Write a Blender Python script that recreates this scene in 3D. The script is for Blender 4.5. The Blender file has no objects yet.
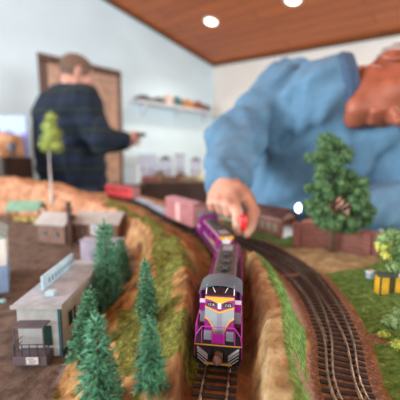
DAY_W=200.; DAY_S=45.; FILL_E=150.
import bpy, math, random
import numpy as np
from mathutils import Vector, Matrix
random.seed(7); RNG = np.random.default_rng(11)
C = bpy.context.scene.collection
Z0 = 0.93                                  # height of the rail tops above the floor
CAM = 0.155                                # camera above the rail tops
FPX, PITCH = 302.0, math.atan(40/302.0)
ST, CT = math.sin(PITCH), math.cos(PITCH)

def ray(px, py):                           # unit forward: y = 1
    u, v = (px-200)/FPX, (py-200)/FPX
    f = CT - v*ST; dn = ST + v*CT
    return u/f, -dn/f                      # x per y, z per y
def at(px, py, z):                         # point of the level z seen at a pixel
    a, b = ray(px, py); y = (z-CAM)/b
    return a*y, y
def atd(px, py, y):                        # point at forward distance y
    a, b = ray(px, py)
    return Vector((a*y, y, CAM + b*y))

# ------------------------------------------------------------------ materials
def lin(c):
    return tuple(((x/255)/12.92 if x/255 <= .04045 else ((x/255+.055)/1.055)**2.4) for x in c) + (1,)
MATS = {}
def mat(name, rgb, rough=.6, metal=0., var=.0, scale=60., bump=.0, rgb2=None, emit=0., alpha=1., trans=0., coat=0.):
    if name in MATS: return MATS[name]
    m = bpy.data.materials.new(name); m.use_nodes = True
    nt = m.node_tree; b = nt.nodes['Principled BSDF']
    b.inputs['Base Color'].default_value = lin(rgb)
    b.inputs['Roughness'].default_value = rough; b.inputs['Metallic'].default_value = metal
    if coat: b.inputs['Coat Weight'].default_value = coat
    if trans: b.inputs['Transmission Weight'].default_value = trans
    if emit:
        b.inputs['Emission Color'].default_value = lin(rgb); b.inputs['Emission Strength'].default_value = emit
    if alpha < 1: b.inputs['Alpha'].default_value = alpha
    if var or bump or rgb2:
        tc = nt.nodes.new('ShaderNodeTexCoord'); n = nt.nodes.new('ShaderNodeTexNoise')
        n.inputs['Scale'].default_value = scale; n.inputs['Detail'].default_value = 6
        nt.links.new(tc.outputs['Object'], n.inputs['Vector'])
        if var or rgb2:
            r = nt.nodes.new('ShaderNodeValToRGB')
            c2 = rgb2 or tuple(max(0, x*(1-var)) for x in rgb)
            c1 = rgb if rgb2 else tuple(min(255, x*(1+var)) for x in rgb)
            r.color_ramp.elements[0].color = lin(c2); r.color_ramp.elements[1].color = lin(c1)
            r.color_ramp.elements[0].position = .35; r.color_ramp.elements[1].position = .65
            nt.links.new(n.outputs['Fac'], r.inputs['Fac']); nt.links.new(r.outputs['Color'], b.inputs['Base Color'])
        if bump:
            bp = nt.nodes.new('ShaderNodeBump'); bp.inputs['Strength'].default_value = bump; bp.inputs['Distance'].default_value = 1/scale*.3
            nt.links.new(n.outputs['Fac'], bp.inputs['Height']); nt.links.new(bp.outputs['Normal'], b.inputs['Normal'])
    MATS[name] = m
    return m

# ------------------------------------------------------------------ object helpers
def link_mesh(name, verts, faces, m, parent=None, smooth=False):
    me = bpy.data.meshes.new(name); me.from_pydata([tuple(v) for v in verts], [], [tuple(int(i) for i in f) for f in faces]); me.update()
    if smooth:
        me.polygons.foreach_set('use_smooth', [True]*len(me.polygons))
    o = bpy.data.objects.new(name, me); C.objects.link(o)
    if m: me.materials.append(m)
    if parent: o.parent = parent
    return o
def tag(o, label, cat, group=None, kind=None):
    o['label'] = label; o['category'] = cat
    if group: o['group'] = group
    if kind: o['kind'] = kind
    return o
def thing(name, label, cat, loc=(0,0,0), rz=0., group=None):
    o = bpy.data.objects.new(name, None); C.objects.link(o); o.empty_display_size = .02
    o.location = (loc[0], loc[1], loc[2]+Z0); o.rotation_euler = (0,0,rz)
    return tag(o, label, cat, group)
def place(o, loc, rz=0.):
    o.location = (loc[0], loc[1], loc[2]+Z0); o.rotation_euler = (0,0,rz); return o
def kids(o): return [c for c in bpy.data.objects if c.parent == o]
def copy_tree(o, parent=None):
    c = o.copy(); C.objects.link(c)
    if parent: c.parent = parent
    for k in kids(o): copy_tree(k, c)
    return c

class MB:
    def __init__(s): s.v = []; s.f = []
    def add(s, vs, fs):
        n = len(s.v); s.v += [tuple(p) for p in vs]; s.f += [tuple(i+n for i in q) for q in fs]; return s
    def box(s, x0, x1, y0, y1, z0, z1, M=None):
        vs = [(x,y,z) for z in (z0,z1) for x,y in ((x0,y0),(x1,y0),(x1,y1),(x0,y1))]
        if M is not None: vs = [M @ Vector(p) for p in vs]
        return s.add(vs, [(3,2,1,0),(4,5,6,7),(0,1,5,4),(1,2,6,5),(2,3,7,6),(3,0,4,7)])
    def cbox(s, c, sz, M=None):
        return s.box(c[0]-sz[0]/2,c[0]+sz[0]/2,c[1]-sz[1]/2,c[1]+sz[1]/2,c[2]-sz[2]/2,c[2]+sz[2]/2,M)
    def tube(s, pts, r, n=8, close=False, caps=True):
        pts = [Vector(p) for p in pts]; m = len(pts)
        rs = r if isinstance(r, (list,tuple)) else [r]*m
        vs = []; fs = []; ref = None
        for i,p in enumerate(pts):
            if close: t = pts[(i+1)%m]-pts[i-1]
            else: t = pts[min(i+1,m-1)]-pts[max(i-1,0)]
            t.normalize()
            if ref is None: ref = Vector((0,0,1)) if abs(t.z) < .9 else Vector((1,0,0))
            a = t.cross(ref).normalized(); b = a.cross(t).normalized(); ref = b
            for k in range(n):
                q = 2*math.pi*k/n; vs.append(p + (a*math.cos(q)+b*math.sin(q))*rs[i])
        for i in range(m if close else m-1):
            j = (i+1)%m
            for k in range(n): fs.append((i*n+k, i*n+(k+1)%n, j*n+(k+1)%n, j*n+k))
        if caps and not close:
            fs.append(tuple(range(n-1,-1,-1))); fs.append(tuple(range((m-1)*n, m*n)))
        return s.add(vs, fs)
    def cyl(s, p0, p1, r0, r1=None, n=16): return s.tube([p0,p1],[r0, r0 if r1 is None else r1], n)
    def prism(s, poly, d0, d1, axis='y'):        # poly in the two other axes, extruded along axis
        def P(a,b,d): return {'x':(d,a,b),'y':(a,d,b),'z':(a,b,d)}[axis]
        n = len(poly)
        vs = [P(a,b,d0) for a,b in poly]+[P(a,b,d1) for a,b in poly]
        fs = [tuple(range(n)), tuple(range(2*n-1,n-1,-1))]+[(i,i+n,(i+1)%n+n,(i+1)%n) for i in range(n)]
        return s.add(vs, fs)
    def lathe(s, prof, c=(0,0,0), n=16):         # prof: (r,z)
        vs=[]; fs=[]; m=len(prof)
        for r,z in prof:
            for k in range(n):
                q=2*math.pi*k/n; vs.append((c[0]+r*math.cos(q),c[1]+r*math.sin(q),c[2]+z))
        for i in range(m-1):
            for k in range(n): fs.append((i*n+k,i*n+(k+1)%n,(i+1)*n+(k+1)%n,(i+1)*n+k))
        fs.append(tuple(range(n-1,-1,-1))); fs.append(tuple(range((m-1)*n,m*n)))
        return s.add(vs,fs)
    def ball(s, c, r, n=12, m=8):
        rr = r if isinstance(r,(tuple,list)) else (r,r,r)
        vs=[(c[0],c[1],c[2]-rr[2])]; fs=[]
        for i in range(1,m):
            a=-math.pi/2+math.pi*i/m
            for k in range(n):
                q=2*math.pi*k/n; vs.append((c[0]+rr[0]*math.cos(a)*math.cos(q),c[1]+rr[1]*math.cos(a)*math.sin(q),c[2]+rr[2]*math.sin(a)))
        vs.append((c[0],c[1],c[2]+rr[2])); L=len(vs)-1
        for k in range(n):
            fs.append((0,1+(k+1)%n,1+k)); fs.append((L,L-n+k,L-n+(k+1)%n))
        for i in range(m-2):
            for k in range(n): fs.append((1+i*n+k,1+i*n+(k+1)%n,1+(i+1)*n+(k+1)%n,1+(i+1)*n+k))
        return s.add(vs,fs)
    def build(s, name, m, parent=None, smooth=False, bevel=0., fix=True):
        o = link_mesh(name, s.v, s.f, m, parent, smooth)
        if fix:
            import bmesh
            bm = bmesh.new(); bm.from_mesh(o.data); bmesh.ops.recalc_face_normals(bm, faces=bm.faces); bm.to_mesh(o.data); bm.free()
        if bevel:
            b = o.modifiers.new('bevel','BEVEL'); b.width = bevel; b.segments = 2; b.limit_method = 'ANGLE'
        return o
def bx(name, m, parent, *a, bevel=0.): return MB().box(*a).build(name, m, parent, bevel=bevel)

# ------------------------------------------------------------------ curves, noise
def catmull(pts, n=24):
    P = [np.array(p, float) for p in pts]; P = [2*P[0]-P[1]]+P+[2*P[-1]-P[-2]]; out=[]
    for i in range(1,len(P)-2):
        for k in range(n):
            t=k/n; a,b,c,d=P[i-1],P[i],P[i+1],P[i+2]
            out.append(.5*((2*b)+(-a+c)*t+(2*a-5*b+4*c-d)*t*t+(-a+3*b-3*c+d)*t**3))
    out.append(P[-2]); return np.array(out)
def resample(P, step):
    d=np.r_[0,np.cumsum(np.linalg.norm(np.diff(P,axis=0),axis=1))]
    s=np.arange(0,d[-1],step); return np.stack([np.interp(s,d,P[:,i]) for i in range(P.shape[1])],1)
_T = RNG.random((256,256))
def vnoise(x,y):
    xi=np.floor(x).astype(int); yi=np.floor(y).astype(int); fx=x-xi; fy=y-yi
    fx=fx*fx*(3-2*fx); fy=fy*fy*(3-2*fy); g=lambda a,b:_T[a%256,b%256]
    return (g(xi,yi)*(1-fx)+g(xi+1,yi)*fx)*(1-fy)+(g(xi,yi+1)*(1-fx)+g(xi+1,yi+1)*fx)*fy
def fbm(x,y,s,o=4):
    t=0; a=1; n=0
    for i in range(o):
        t=t+a*vnoise(x*s+17*i,y*s+31*i); n+=a; a*=.5; s*=2
    return t/n
def sstep(a,b,x):
    t=np.clip((x-a)/(b-a),0,1); return t*t*(3-2*t)
def seg(X,Y,P):
    """distance to a polyline, side (+ right of its direction), value of the third column at the nearest point"""
    best=np.full(X.shape,1e9); side=np.zeros(X.shape); val=np.zeros(X.shape); yy=np.zeros(X.shape)
    for a,b in zip(P[:-1],P[1:]):
        dx,dy=b[0]-a[0],b[1]-a[1]; L=dx*dx+dy*dy
        t=np.clip(((X-a[0])*dx+(Y-a[1])*dy)/L,0,1)
        ex=X-a[0]-t*dx; ey=Y-a[1]-t*dy; d=ex*ex+ey*ey; k=d<best
        best=np.where(k,d,best); cr=dx*(Y-a[1])-dy*(X-a[0]); side=np.where(k,-np.sign(cr),side)
        if len(a)>2: val=np.where(k,a[2]+t*(b[2]-a[2]),val)
        yy=np.where(k,a[1]+t*dy,yy)
    return np.sqrt(best),side,val,yy

# ------------------------------------------------------------------ surfaces of implicit bodies
def capsule(a,b,ra,rb=None):
    a=np.array(a,float); b=np.array(b,float); ba=b-a; L=max(ba@ba,1e-9); rb=ra if rb is None else rb
    def f(P):
        pa=P-a; h=np.clip(pa@ba/L,0,1); return np.linalg.norm(pa-h[:,None]*ba,axis=1)-(ra+(rb-ra)*h)
    return f
def ellip(c,r,R=None):
    c=np.array(c,float); r=np.array(r,float)
    def f(P):
        p=P-c
        if R is not None: p=p@R
        k0=np.linalg.norm(p/r,axis=1); k1=np.linalg.norm(p/(r*r),axis=1)+1e-9
        return k0*(k0-1)/k1
    return f
def smin(a,b,k):
    h=np.clip(.5+.5*(b-a)/k,0,1); return b*(1-h)+a*h-k*h*(1-h)
def union(items):
    def f(P):
        d=None
        for g,k in items:
            e=g(P); d=e if d is None else (smin(d,e,k) if k>0 else -smin(-d,e,-k))   # k<0 carves
        return d
    return f
def sdf_mesh(f, lo, hi, h):
    lo=np.array(lo,float); n=np.ceil((np.array(hi)-lo)/h/8).astype(int)*8
    B=n//8; bi=np.stack(np.meshgrid(*[np.arange(k) for k in B],indexing='ij'),-1).reshape(-1,3)
    d=f(lo+(bi*8+4)*h); act=np.abs(d)<8*h*1.25
    A=np.repeat(np.repeat(np.repeat(np.where(d<0,-1.,1.).reshape(B).astype(np.float32),8,0),8,1),8,2)
    o=np.stack(np.meshgrid(*[np.arange(8)]*3,indexing='ij'),-1).reshape(-1,3)
    ai=(bi[act][:,None,:]*8+o[None]).reshape(-1,3)
    v=np.concatenate([f(lo+c*h) for c in np.array_split(ai,max(1,len(ai)//400000))])
    A[ai[:,0],ai[:,1],ai[:,2]]=v
    S=A<0; N=np.array(A.shape)
    cnt=np.zeros(N-1,np.uint8)
    for i in (0,1):
        for j in (0,1):
            for k in (0,1): cnt+=S[i:N[0]-1+i,j:N[1]-1+j,k:N[2]-1+k]
    cell=np.argwhere((cnt>0)&(cnt<8)); ids=-np.ones(N-1,np.int32); ids[tuple(cell.T)]=np.arange(len(cell))
    acc=np.zeros((len(cell),3)); num=np.zeros(len(cell)); cor=[np.array((i,j,k)) for i in (0,1) for j in (0,1) for k in (0,1)]
    for a in cor:
        for ax in range(3):
            if a[ax]: continue
            b=a.copy(); b[ax]=1
            va=A[tuple((cell+a).T)]; vb=A[tuple((cell+b).T)]; m=(va<0)!=(vb<0)
            t=np.where(m,va/np.where(m,va-vb,1),0)
            acc+=np.where(m[:,None],a+t[:,None]*(b-a),0); num+=m
    V=lo+(cell+acc/num[:,None])*h; F=[]
    for ax in range(3):
        sl=[slice(None)]*3; s2=[slice(None)]*3; sl[ax]=slice(0,-1); s2[ax]=slice(1,None)
        e=np.argwhere(S[tuple(sl)]!=S[tuple(s2)]); u,w=(ax+1)%3,(ax+2)%3
        e=e[(e[:,u]>0)&(e[:,w]>0)&(e[:,u]<N[u]-1)&(e[:,w]<N[w]-1)]
        q=[]
        for du,dw in ((-1,-1),(0,-1),(0,0),(-1,0)):
            c=e.copy(); c[:,u]+=du; c[:,w]+=dw; q.append(ids[tuple(c.T)])
        q=np.stack(q,1); fl=~S[tuple(e.T)]; q[fl]=q[fl][:,::-1]; F.append(q)
    F=np.concatenate(F); return V,F[(F>=0).all(1)]
def sdf_obj(name, f, lo, hi, h, m, parent, smooth_it=0):
    V,F=sdf_mesh(f,lo,hi,h)
    pl=np.array(parent.location) if parent else np.zeros(3)
    V=V+np.array((0,0,Z0))-pl if parent else V
    me=bpy.data.meshes.new(name)
    me.vertices.add(len(V)); me.vertices.foreach_set('co',V.astype(np.float32).ravel())
    me.loops.add(len(F)*4); me.loops.foreach_set('vertex_index',F.astype(np.int32).ravel())
    me.polygons.add(len(F)); me.polygons.foreach_set('loop_start',np.arange(0,len(F)*4,4,dtype=np.int32))
    me.polygons.foreach_set('loop_total',np.full(len(F),4,np.int32)); me.polygons.foreach_set('use_smooth',np.ones(len(F),bool))
    me.update(); me.validate()
    o=bpy.data.objects.new(name,me); C.objects.link(o); me.materials.append(m)
    if parent: o.parent=parent
    if smooth_it:
        s=o.modifiers.new('smooth','SMOOTH'); s.factor=.5; s.iterations=smooth_it
    return o
# ------------------------------------------------------------------ camera
cam = bpy.data.cameras.new('camera'); co = bpy.data.objects.new('camera', cam); C.objects.link(co)
co.location = (0,0,Z0+CAM); co.rotation_euler = (math.pi/2-PITCH,0,0)
cam.sensor_width = 36; cam.lens = 36*FPX/400; cam.clip_start = .01
cam.dof.use_dof = True; cam.dof.focus_distance = .225; cam.dof.aperture_fstop = cam.lens/5.2
sc = bpy.context.scene; sc.camera = co
sc.view_settings.view_transform = 'Standard'; sc.view_settings.look = 'None'; sc.view_settings.gamma = 1
sc.view_settings.exposure = 0.0; sc.render.filter_size = 1.1

# ------------------------------------------------------------------ room
def struct(o): o['kind']='structure'; return o
CX,CY = .172,4.0                                   # corner of the two walls in view
S2 = math.sqrt(.5)
WL = Vector((CX-4.2*S2, CY-4.2*S2,0)); WR = Vector((CX+4.2*S2, CY-4.2*S2,0))
def wall_hit(px,py,left=True):
    a,b = ray(px,py); s = -1 if left else 1        # x = CX + s*S2*t, y = CY - S2*t
    t = (a*CY-CX)/(s*S2+a*S2); y = CY-S2*t
    return Vector((a*y,y,CAM+b*y)), t
pC = Vector((CX,CY,0)); pC.z = CAM+ray(213,65)[1]*CY
pL,_ = wall_hit(107,0); pR,_ = wall_hit(400,33,False)
nrm = (pL-pC).cross(pR-pC); 
if nrm.z<0: nrm=-nrm
def ceil_z(x,y): return pC.z-((x-pC.x)*nrm.x+(y-pC.y)*nrm.y)/nrm.z

m_white = mat('white wall paint',(222,242,248),.85,var=.015,scale=3)
m_cream = mat('cream wall paint',(238,228,216),.85,var=.015,scale=3)
SB = -2.2                                          # back of the room
def wall(name, a, b, m, hole=None):                # inner face from a to b, thickness outward; hole=(t0,t1,z0,z1)
    a=Vector((a[0],a[1],0)); b=Vector((b[0],b[1],0)); d=(b-a); L=d.length; d.normalize(); o=Vector((-d.y,d.x,0))
    mid=(a+b)/2
    if o.dot(Vector((0,1,0))-mid)>0: o=-o
    def col(t0,t1,z0,z1f):
        M=MB(); vs=[]
        for off in (0,.1):
            for t in (t0,t1):
                p=a+d*t+o*off; vs.append((p.x,p.y,z0)); vs.append((p.x,p.y,z1f if z1f is not None else ceil_z(p.x,p.y)+Z0+.06))
        return vs
    mb=MB(); Q=[(0,1,3,2),(4,6,7,5),(0,4,5,1),(2,3,7,6),(0,2,6,4),(1,5,7,3)]
    if hole:
        t0,t1,z0,z1=hole
        for c in ((0,t0,0,None),(t1,L,0,None),(t0,t1,0,z0),(t0,t1,z1,None)): mb.add(col(*c),Q)
    else: mb.add(col(0,L,0,None),Q)
    return struct(mb.build(name,m)), a, d, o
# window in the left wall
pw0,tw0 = wall_hit(44,60); pw1,tw1 = wall_hit(115,70)
wt = Z0+.5*(pw0.z+pw1.z)-.03
wall_left,_,_,_ = wall('wall_left',(CX,CY),(WL.x,WL.y),m_white,(tw1,tw0,wt-1.0,wt))
wall_right,_,_,_ = wall('wall_right',(CX,CY),(WR.x,WR.y),m_cream)
wall('wall_west',(WL.x,WL.y),(WL.x,SB),m_white,(.15,2.25,1.0,2.15))
wall('wall_east',(WR.x,WR.y),(WR.x,SB),m_cream,(.5,2.6,1.0,2.1))
wall('wall_south',(WL.x,SB),(WR.x,SB),m_white,(1.2,4.4,1.0,2.2))
m_floor = mat('grey carpet floor',(92,84,78),.95,var=.15,scale=90)
struct(MB().prism([(WL.x-.1,WL.y),(CX,CY+.1),(WR.x+.1,WR.y),(WR.x+.1,SB-.1),(WL.x-.1,SB-.1)],-.1,0,'z').build('floor',m_floor))

# stained plank ceiling
m_ceil = bpy.data.materials.new('stained plank ceiling'); m_ceil.use_nodes=True
nt=m_ceil.node_tree; b=nt.nodes['Principled BSDF']; b.inputs['Roughness'].default_value=.45
tc=nt.nodes.new('ShaderNodeTexCoord'); mp=nt.nodes.new('ShaderNodeMapping'); mp.inputs['Rotation'].default_value=(0,0,math.radians(45))
nt.links.new(tc.outputs['Object'],mp.inputs['Vector'])
br=nt.nodes.new('ShaderNodeTexBrick'); br.inputs['Scale'].default_value=1; br.inputs['Brick Width'].default_value=1.6; br.inputs['Row Height'].default_value=.13
br.inputs['Mortar Size'].default_value=.004; br.inputs['Color1'].default_value=lin((200,102,36)); br.inputs['Color2'].default_value=lin((182,88,30)); br.inputs['Mortar'].default_value=lin((70,32,12))
nt.links.new(mp.outputs['Vector'],br.inputs['Vector'])
mp2=nt.nodes.new('ShaderNodeMapping'); mp2.inputs['Scale'].default_value=(2,22,2); nt.links.new(mp.outputs['Vector'],mp2.inputs['Vector'])
nz=nt.nodes.new('ShaderNodeTexNoise'); nz.inputs['Scale'].default_value=1.5; nz.inputs['Detail'].default_value=5; nt.links.new(mp2.outputs['Vector'],nz.inputs['Vector'])
mx=nt.nodes.new('ShaderNodeMix'); mx.data_type='RGBA'; mx.blend_type='MULTIPLY'; mx.inputs['Factor'].default_value=.5
nt.links.new(br.outputs['Color'],mx.inputs['A']); nt.links.new(nz.outputs['Color'],mx.inputs['B']); 
r=nt.nodes.new('ShaderNodeValToRGB'); r.color_ramp.elements[0].color=(.6,.55,.5,1); r.color_ramp.elements[1].color=(1,1,1,1); r.color_ramp.elements[0].position=.3; r.color_ramp.elements[1].position=.6
nt.links.new(nz.outputs['Fac'],r.inputs['Fac']); nt.links.new(r.outputs['Color'],mx.inputs['B'])
nt.links.new(mx.outputs['Result'],b.inputs['Base Color'])
pts=[(WL.x-.1,WL.y),(CX,CY+.12),(WR.x+.1,WR.y),(WR.x+.1,SB-.1),(WL.x-.1,SB-.1)]
vs=[(x,y,ceil_z(x,y)+Z0) for x,y in pts]+[(x,y,ceil_z(x,y)+Z0+.08) for x,y in pts]
struct(MB().add(vs,[(0,1,2,3,4),(9,8,7,6,5)]+[(i,i+5,(i+1)%5+5,(i+1)%5) for i in range(5)]).build('ceiling',m_ceil))
# dark beading where ceiling and walls meet
m_bead = mat('dark ceiling bead',(98,54,28),.5,var=.1,scale=30)
for nm,e in (('trim_1',(WL.x,WL.y)),('trim_2',(WR.x,WR.y))):
    p=[Vector((CX,CY-.02,ceil_z(CX,CY-.02)+Z0-.012)),Vector((e[0]*.98,e[1],ceil_z(e[0]*.98,e[1])+Z0-.012))]
    struct(MB().tube(p,.018,6).build(nm,m_bead))

# the window in view: frame, panes, sill; curtains hang from a rod
m_frame = mat('brown window frame',(104,74,58),.5,var=.1,scale=25)
m_pane = bpy.data.materials.new('window glass'); m_pane.use_nodes=True; nt=m_pane.node_tree
tr=nt.nodes.new('ShaderNodeBsdfTransparent'); gl=nt.nodes.new('ShaderNodeBsdfGlossy'); gl.inputs['Roughness'].default_value=.03; ms=nt.nodes.new('ShaderNodeMixShader'); ms.inputs['Fac'].default_value=.06
nt.links.new(tr.outputs[0],ms.inputs[1]); nt.links.new(gl.outputs[0],ms.inputs[2]); nt.links.new(ms.outputs[0],nt.nodes['Material Output'].inputs['Surface'])
def window(n, a, b, z0, z1, outward, curtain=None):
    a=Vector(a); b=Vector(b); d=(b-a); L=d.length; d.normalize(); ang=math.atan2(d.y,d.x)
    w=bpy.data.objects.new('window_%d'%n,None); C.objects.link(w); w.location=(a.x,a.y,z0); w.rotation_euler=(0,0,ang); w['kind']='structure'
    s=1 if Vector((-d.y,d.x,0)).dot(Vector(outward))>0 else -1   # local +y outward?
    H=z1-z0; y0,y1=sorted((s*-.02,s*.07))
    MB().box(-.05,0.02,y0,y1,-.05,H+.05).box(L-.02,L+.05,y0,y1,-.05,H+.05).box(0.02,L-.02,y0,y1,H-.02,H+.05).box(0.02,L-.02,y0,y1,-.05,.02).box(L/2-.015,L/2+.015,y0+.02,y1-.02,.02,H-.02).build('window_frame',m_frame,w)
    yg=s*.04; MB().box(.02,L-.02,yg-.002,yg+.002,.02,H-.02).build('window_pane',m_pane,w)
    return w,ang,L,H,s
A=Vector((CX-tw0*S2,CY-tw0*S2,0)); B=Vector((CX-tw1*S2,CY-tw1*S2,0))
w1,ang,L,H,s = window(1,A,B,wt-1.0,wt,(-1,1,0))
m_cur = mat('tan curtain cloth',(206,170,146),.9,var=.1,scale=20)
for k,(u0,u1,side) in enumerate(((.02,.49,'left'),(.51,.98,'right'))):
    n=44; vs=[]; fs=[]
    for th in (0,.004):
        for i in range(n+1):
            u=(u0+(u1-u0)*i/n)*L; y=-s*(.035+.012*math.sin(i*1.45+k))-s*th
            for z in (-.12,H-.02): vs.append((u,y,z))
    q=2*(n+1)
    for i in range(n):
        fs.append((2*i,2*i+2,2*i+3,2*i+1)); fs.append((q+2*i,q+2*i+1,q+2*i+3,q+2*i+2))
    o=link_mesh('curtain',vs,fs,m_cur,None,True); o.location=w1.location; o.rotation_euler=w1.rotation_euler
    tag(o,'tan pleated curtain at the %s half of the brown framed window'%side,'curtain','curtains at the brown framed window')
o=MB().tube([(-.04,-s*.04,H+.0),(L+.04,-s*.04,H+.0)],.012,8).build('curtain_rod',m_frame); o.location=w1.location; o.rotation_euler=w1.rotation_euler
tag(o,'brown curtain rod across the top of the brown framed window','curtain rod')
window(2,(WL.x,WL.y-2.25,0),(WL.x,WL.y-.15,0),1.0,2.15,(-1,0,0))
window(4,(WR.x,WR.y-2.6,0),(WR.x,WR.y-.5,0),1.0,2.1,(1,0,0))  # unseen east window, added to brighten the left wall
window(3,(WL.x+1.2,SB,0),(WL.x+4.4,SB,0),1.0,2.2,(0,-1,0))

# recessed lamps
m_lampring = mat('white lamp trim',(240,236,228),.4)
m_glow = mat('lamp lens glow',(255,240,214),.5,emit=9)
def ceil_hit(px,py):
    a,b=ray(px,py); y=(pC.z+(pC.x*nrm.x+pC.y*nrm.y)/nrm.z-CAM)/(b+(a*nrm.x+nrm.y)/nrm.z)
    return Vector((a*y,y,CAM+b*y))
for i,(px,py,lab) in enumerate(((211,21,'round recessed ceiling lamp nearer the corner of the walls'),(293,-1,'round recessed ceiling lamp cut by the top edge of the view'),(430,-110,'round recessed ceiling lamp above the man in the blue sweatshirt'),(60,-190,'round recessed ceiling lamp above the near end of the layout'))):
    p=ceil_hit(px,py); t=thing('ceiling_lamp',lab,'ceiling lamp',(p.x,p.y,p.z-.004),0,'recessed ceiling lamps')
    t.rotation_mode='QUATERNION'; t.rotation_quaternion=Vector((0,0,1)).rotation_difference(nrm.normalized())
    MB().lathe([(.050,-.004),(.070,-.008),(.073,.0),(.073,.003),(.048,.003)],n=28).build('trim_ring',m_lampring,t,True)
    MB().lathe([(.0001,-.007),(.050,-.006),(.050,.0),(.0001,.0)],n=28).build('lens',m_glow,t)
    l=bpy.data.lights.new('downlight','SPOT'); l.energy=30; l.color=(1,.92,.80); l.spot_size=2.4; l.spot_blend=.7; l.shadow_soft_size=.06
    lo=bpy.data.objects.new('downlight',l); C.objects.link(lo); lo.location=(p.x,p.y,p.z+Z0-.03)

# daylight through the unseen windows (east one added as fill), and a little sky
def area(loc,rot,sx,sy,e,col):
    l=bpy.data.lights.new('daylight','AREA'); l.shape='RECTANGLE'; l.size=sx; l.size_y=sy; l.energy=e; l.color=col
    o=bpy.data.objects.new('daylight',l); C.objects.link(o); o.location=loc; o.rotation_euler=rot; return o
area((WL.x-.15,WL.y-1.2,1.6),(0,-math.radians(85),0),1.1,2.0,DAY_W,(.80,.91,1))
area((WR.x+.15,WR.y-1.55,1.55),(0,math.radians(88),0),1.05,2.0,FILL_E,(.86,.95,1))  # added fill behind the east window, aimed at the left wall
area((WL.x+2.8,SB-.15,1.65),(math.radians(85),0,0),3.1,1.15,DAY_S,(.95,.98,1))
w=bpy.data.worlds.new('sky'); sc.world=w; w.use_nodes=True
w.node_tree.nodes['Background'].inputs['Color'].default_value=(.72,.88,1,1); w.node_tree.nodes['Background'].inputs['Strength'].default_value=1.0
# ------------------------------------------------------------------ layout landscape
CREST=[(-.012,.02,.02),(-.013,.215,.022),(-.014,.3065,.030),(-.041,.457,.030),(-.085,.605,.022),(-.18,.80,.014),(-.345,1.03,.022),(-.50,1.11,.06),(-.72,1.17,.085),(-1.0,1.19,.09)]
TOE=[(-.045,.02),(-.110,.15),(-.131,.224),(-.136,.28),(-.131,.34),(-.127,.42),(-.117,.50),(-.127,.56),(-.165,.66),(-.255,.80),(-.40,.95),(-.62,1.05),(-1.0,1.08)]
RIDGE=[(.034,.0,.026),(.038,.12,.028),(.048,.185,.030),(.058,.238,.031),(.066,.32,.030),(.072,.40,.022),(.074,.45,.013),(.076,.50,.004),(.074,.54,.0)]
MAIN=[(-.022,-.04),(-.004,.10),(.0135,.211),(.030,.32),(.0415,.43),(.036,.52),(.013,.60),(-.022,.67),(-.07,.755),(-.125,.88),(-.19,1.03),(-.28,1.165),(-.41,1.265),(-.56,1.335),(-.70,1.38)]
def ap(p): return at(p[0],p[1],0.)
INNER=[(.105,.02),(.104,.10)]+[ap(p) for p in ((349,398),(333,332),(308,288),(280,263),(251,247))]+[(.045,.62),(.012,.72),(-.02,.79)]
OUTER=[(.116,.02),(.115,.10)]+[ap(p) for p in ((355,398),(341,332),(324,293),(298,263),(263,243))]+[(.083,.60),(.05,.70),(.03,.75)]
MAINC=catmull(MAIN); INC=catmull(INNER); OUC=catmull(OUTER)
OUTLINE=[(-.92,.0),(.66,.0),(.66,.60),(.33,.63),(.2,.67),(.115,.735),(.05,.81),(-.05,1.0),(-.2,1.25),(-.36,1.46),(-.92,1.46)]
TOWN=-.042
def height(X,Y,detail=True):
    X=np.asarray(X,float); Y=np.asarray(Y,float)
    dC,sC,zC,yC=seg(X,Y,CREST); dT,sT,_,_=seg(X,Y,[(a,b,0) for a,b in TOE])
    dR,sR,zR,_=seg(X,Y,RIDGE); M=[(a,b) for a,b in MAINC[::6]]
    dM,sM,_,_=seg(X,Y,M); dI,_,_,_=seg(X,Y,[tuple(p) for p in INC[::6]]); dO,_,_,_=seg(X,Y,[tuple(p) for p in OUC[::6]])
    cor=np.minimum(np.minimum(dM,dI),dO)
    base=np.full(X.shape,-.0031)
    t=dC/(dC+dT+1e-9)
    near=t*.6+.4*sstep(0,1,t); far=.16*t+.84*sstep(.42,.82,t); k=sstep(.38,.50,yC); prof=near*(1-k)+far*k
    zl=zC+(TOWN-zC)*prof
    left=(sC<0); town=(sT<0)
    w=dC/(dC+np.maximum(dM-.021,0)+1e-9); zr=zC+(-.0031-zC)*sstep(0,1,w)
    z=np.where(left,zl,np.where(sM<0,zr,base)); z=np.where(left&town,TOWN,z)
    wl=dR/(dR+np.maximum(dM-.021,0)+1e-9); dri=np.minimum(dI,dO)
    wr=dR/(dR+np.maximum(dri-.019,0)+1e-9)
    r1=np.where(sR<0,1-sstep(.05,.95,wl),1-sstep(.25,1.0,wr))
    rid=base+(zR-base)*r1
    z=np.where((sM>=0)&~left,np.maximum(rid,base),z)
    if detail:
        onhill=np.where(left,np.where(town,.12,np.minimum(1,4*t*(1-t)+.5)),np.where(sM<0,np.clip(1-w,0,1),r1))
        rough=(fbm(X+3,Y+5,26,5)-.5)*.026+(np.abs(fbm(X+9,Y,60,4)-.5))*.016
        n=rough*np.clip(onhill*1.1,0.04,1)*np.where((sM>=0)&~left,.6,1)*sstep(.019,.034,cor)
        n=n+(fbm(X,Y,140,3)-.5)*.0022*sstep(.016,.022,cor)
        z=z+n
    return z
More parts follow.
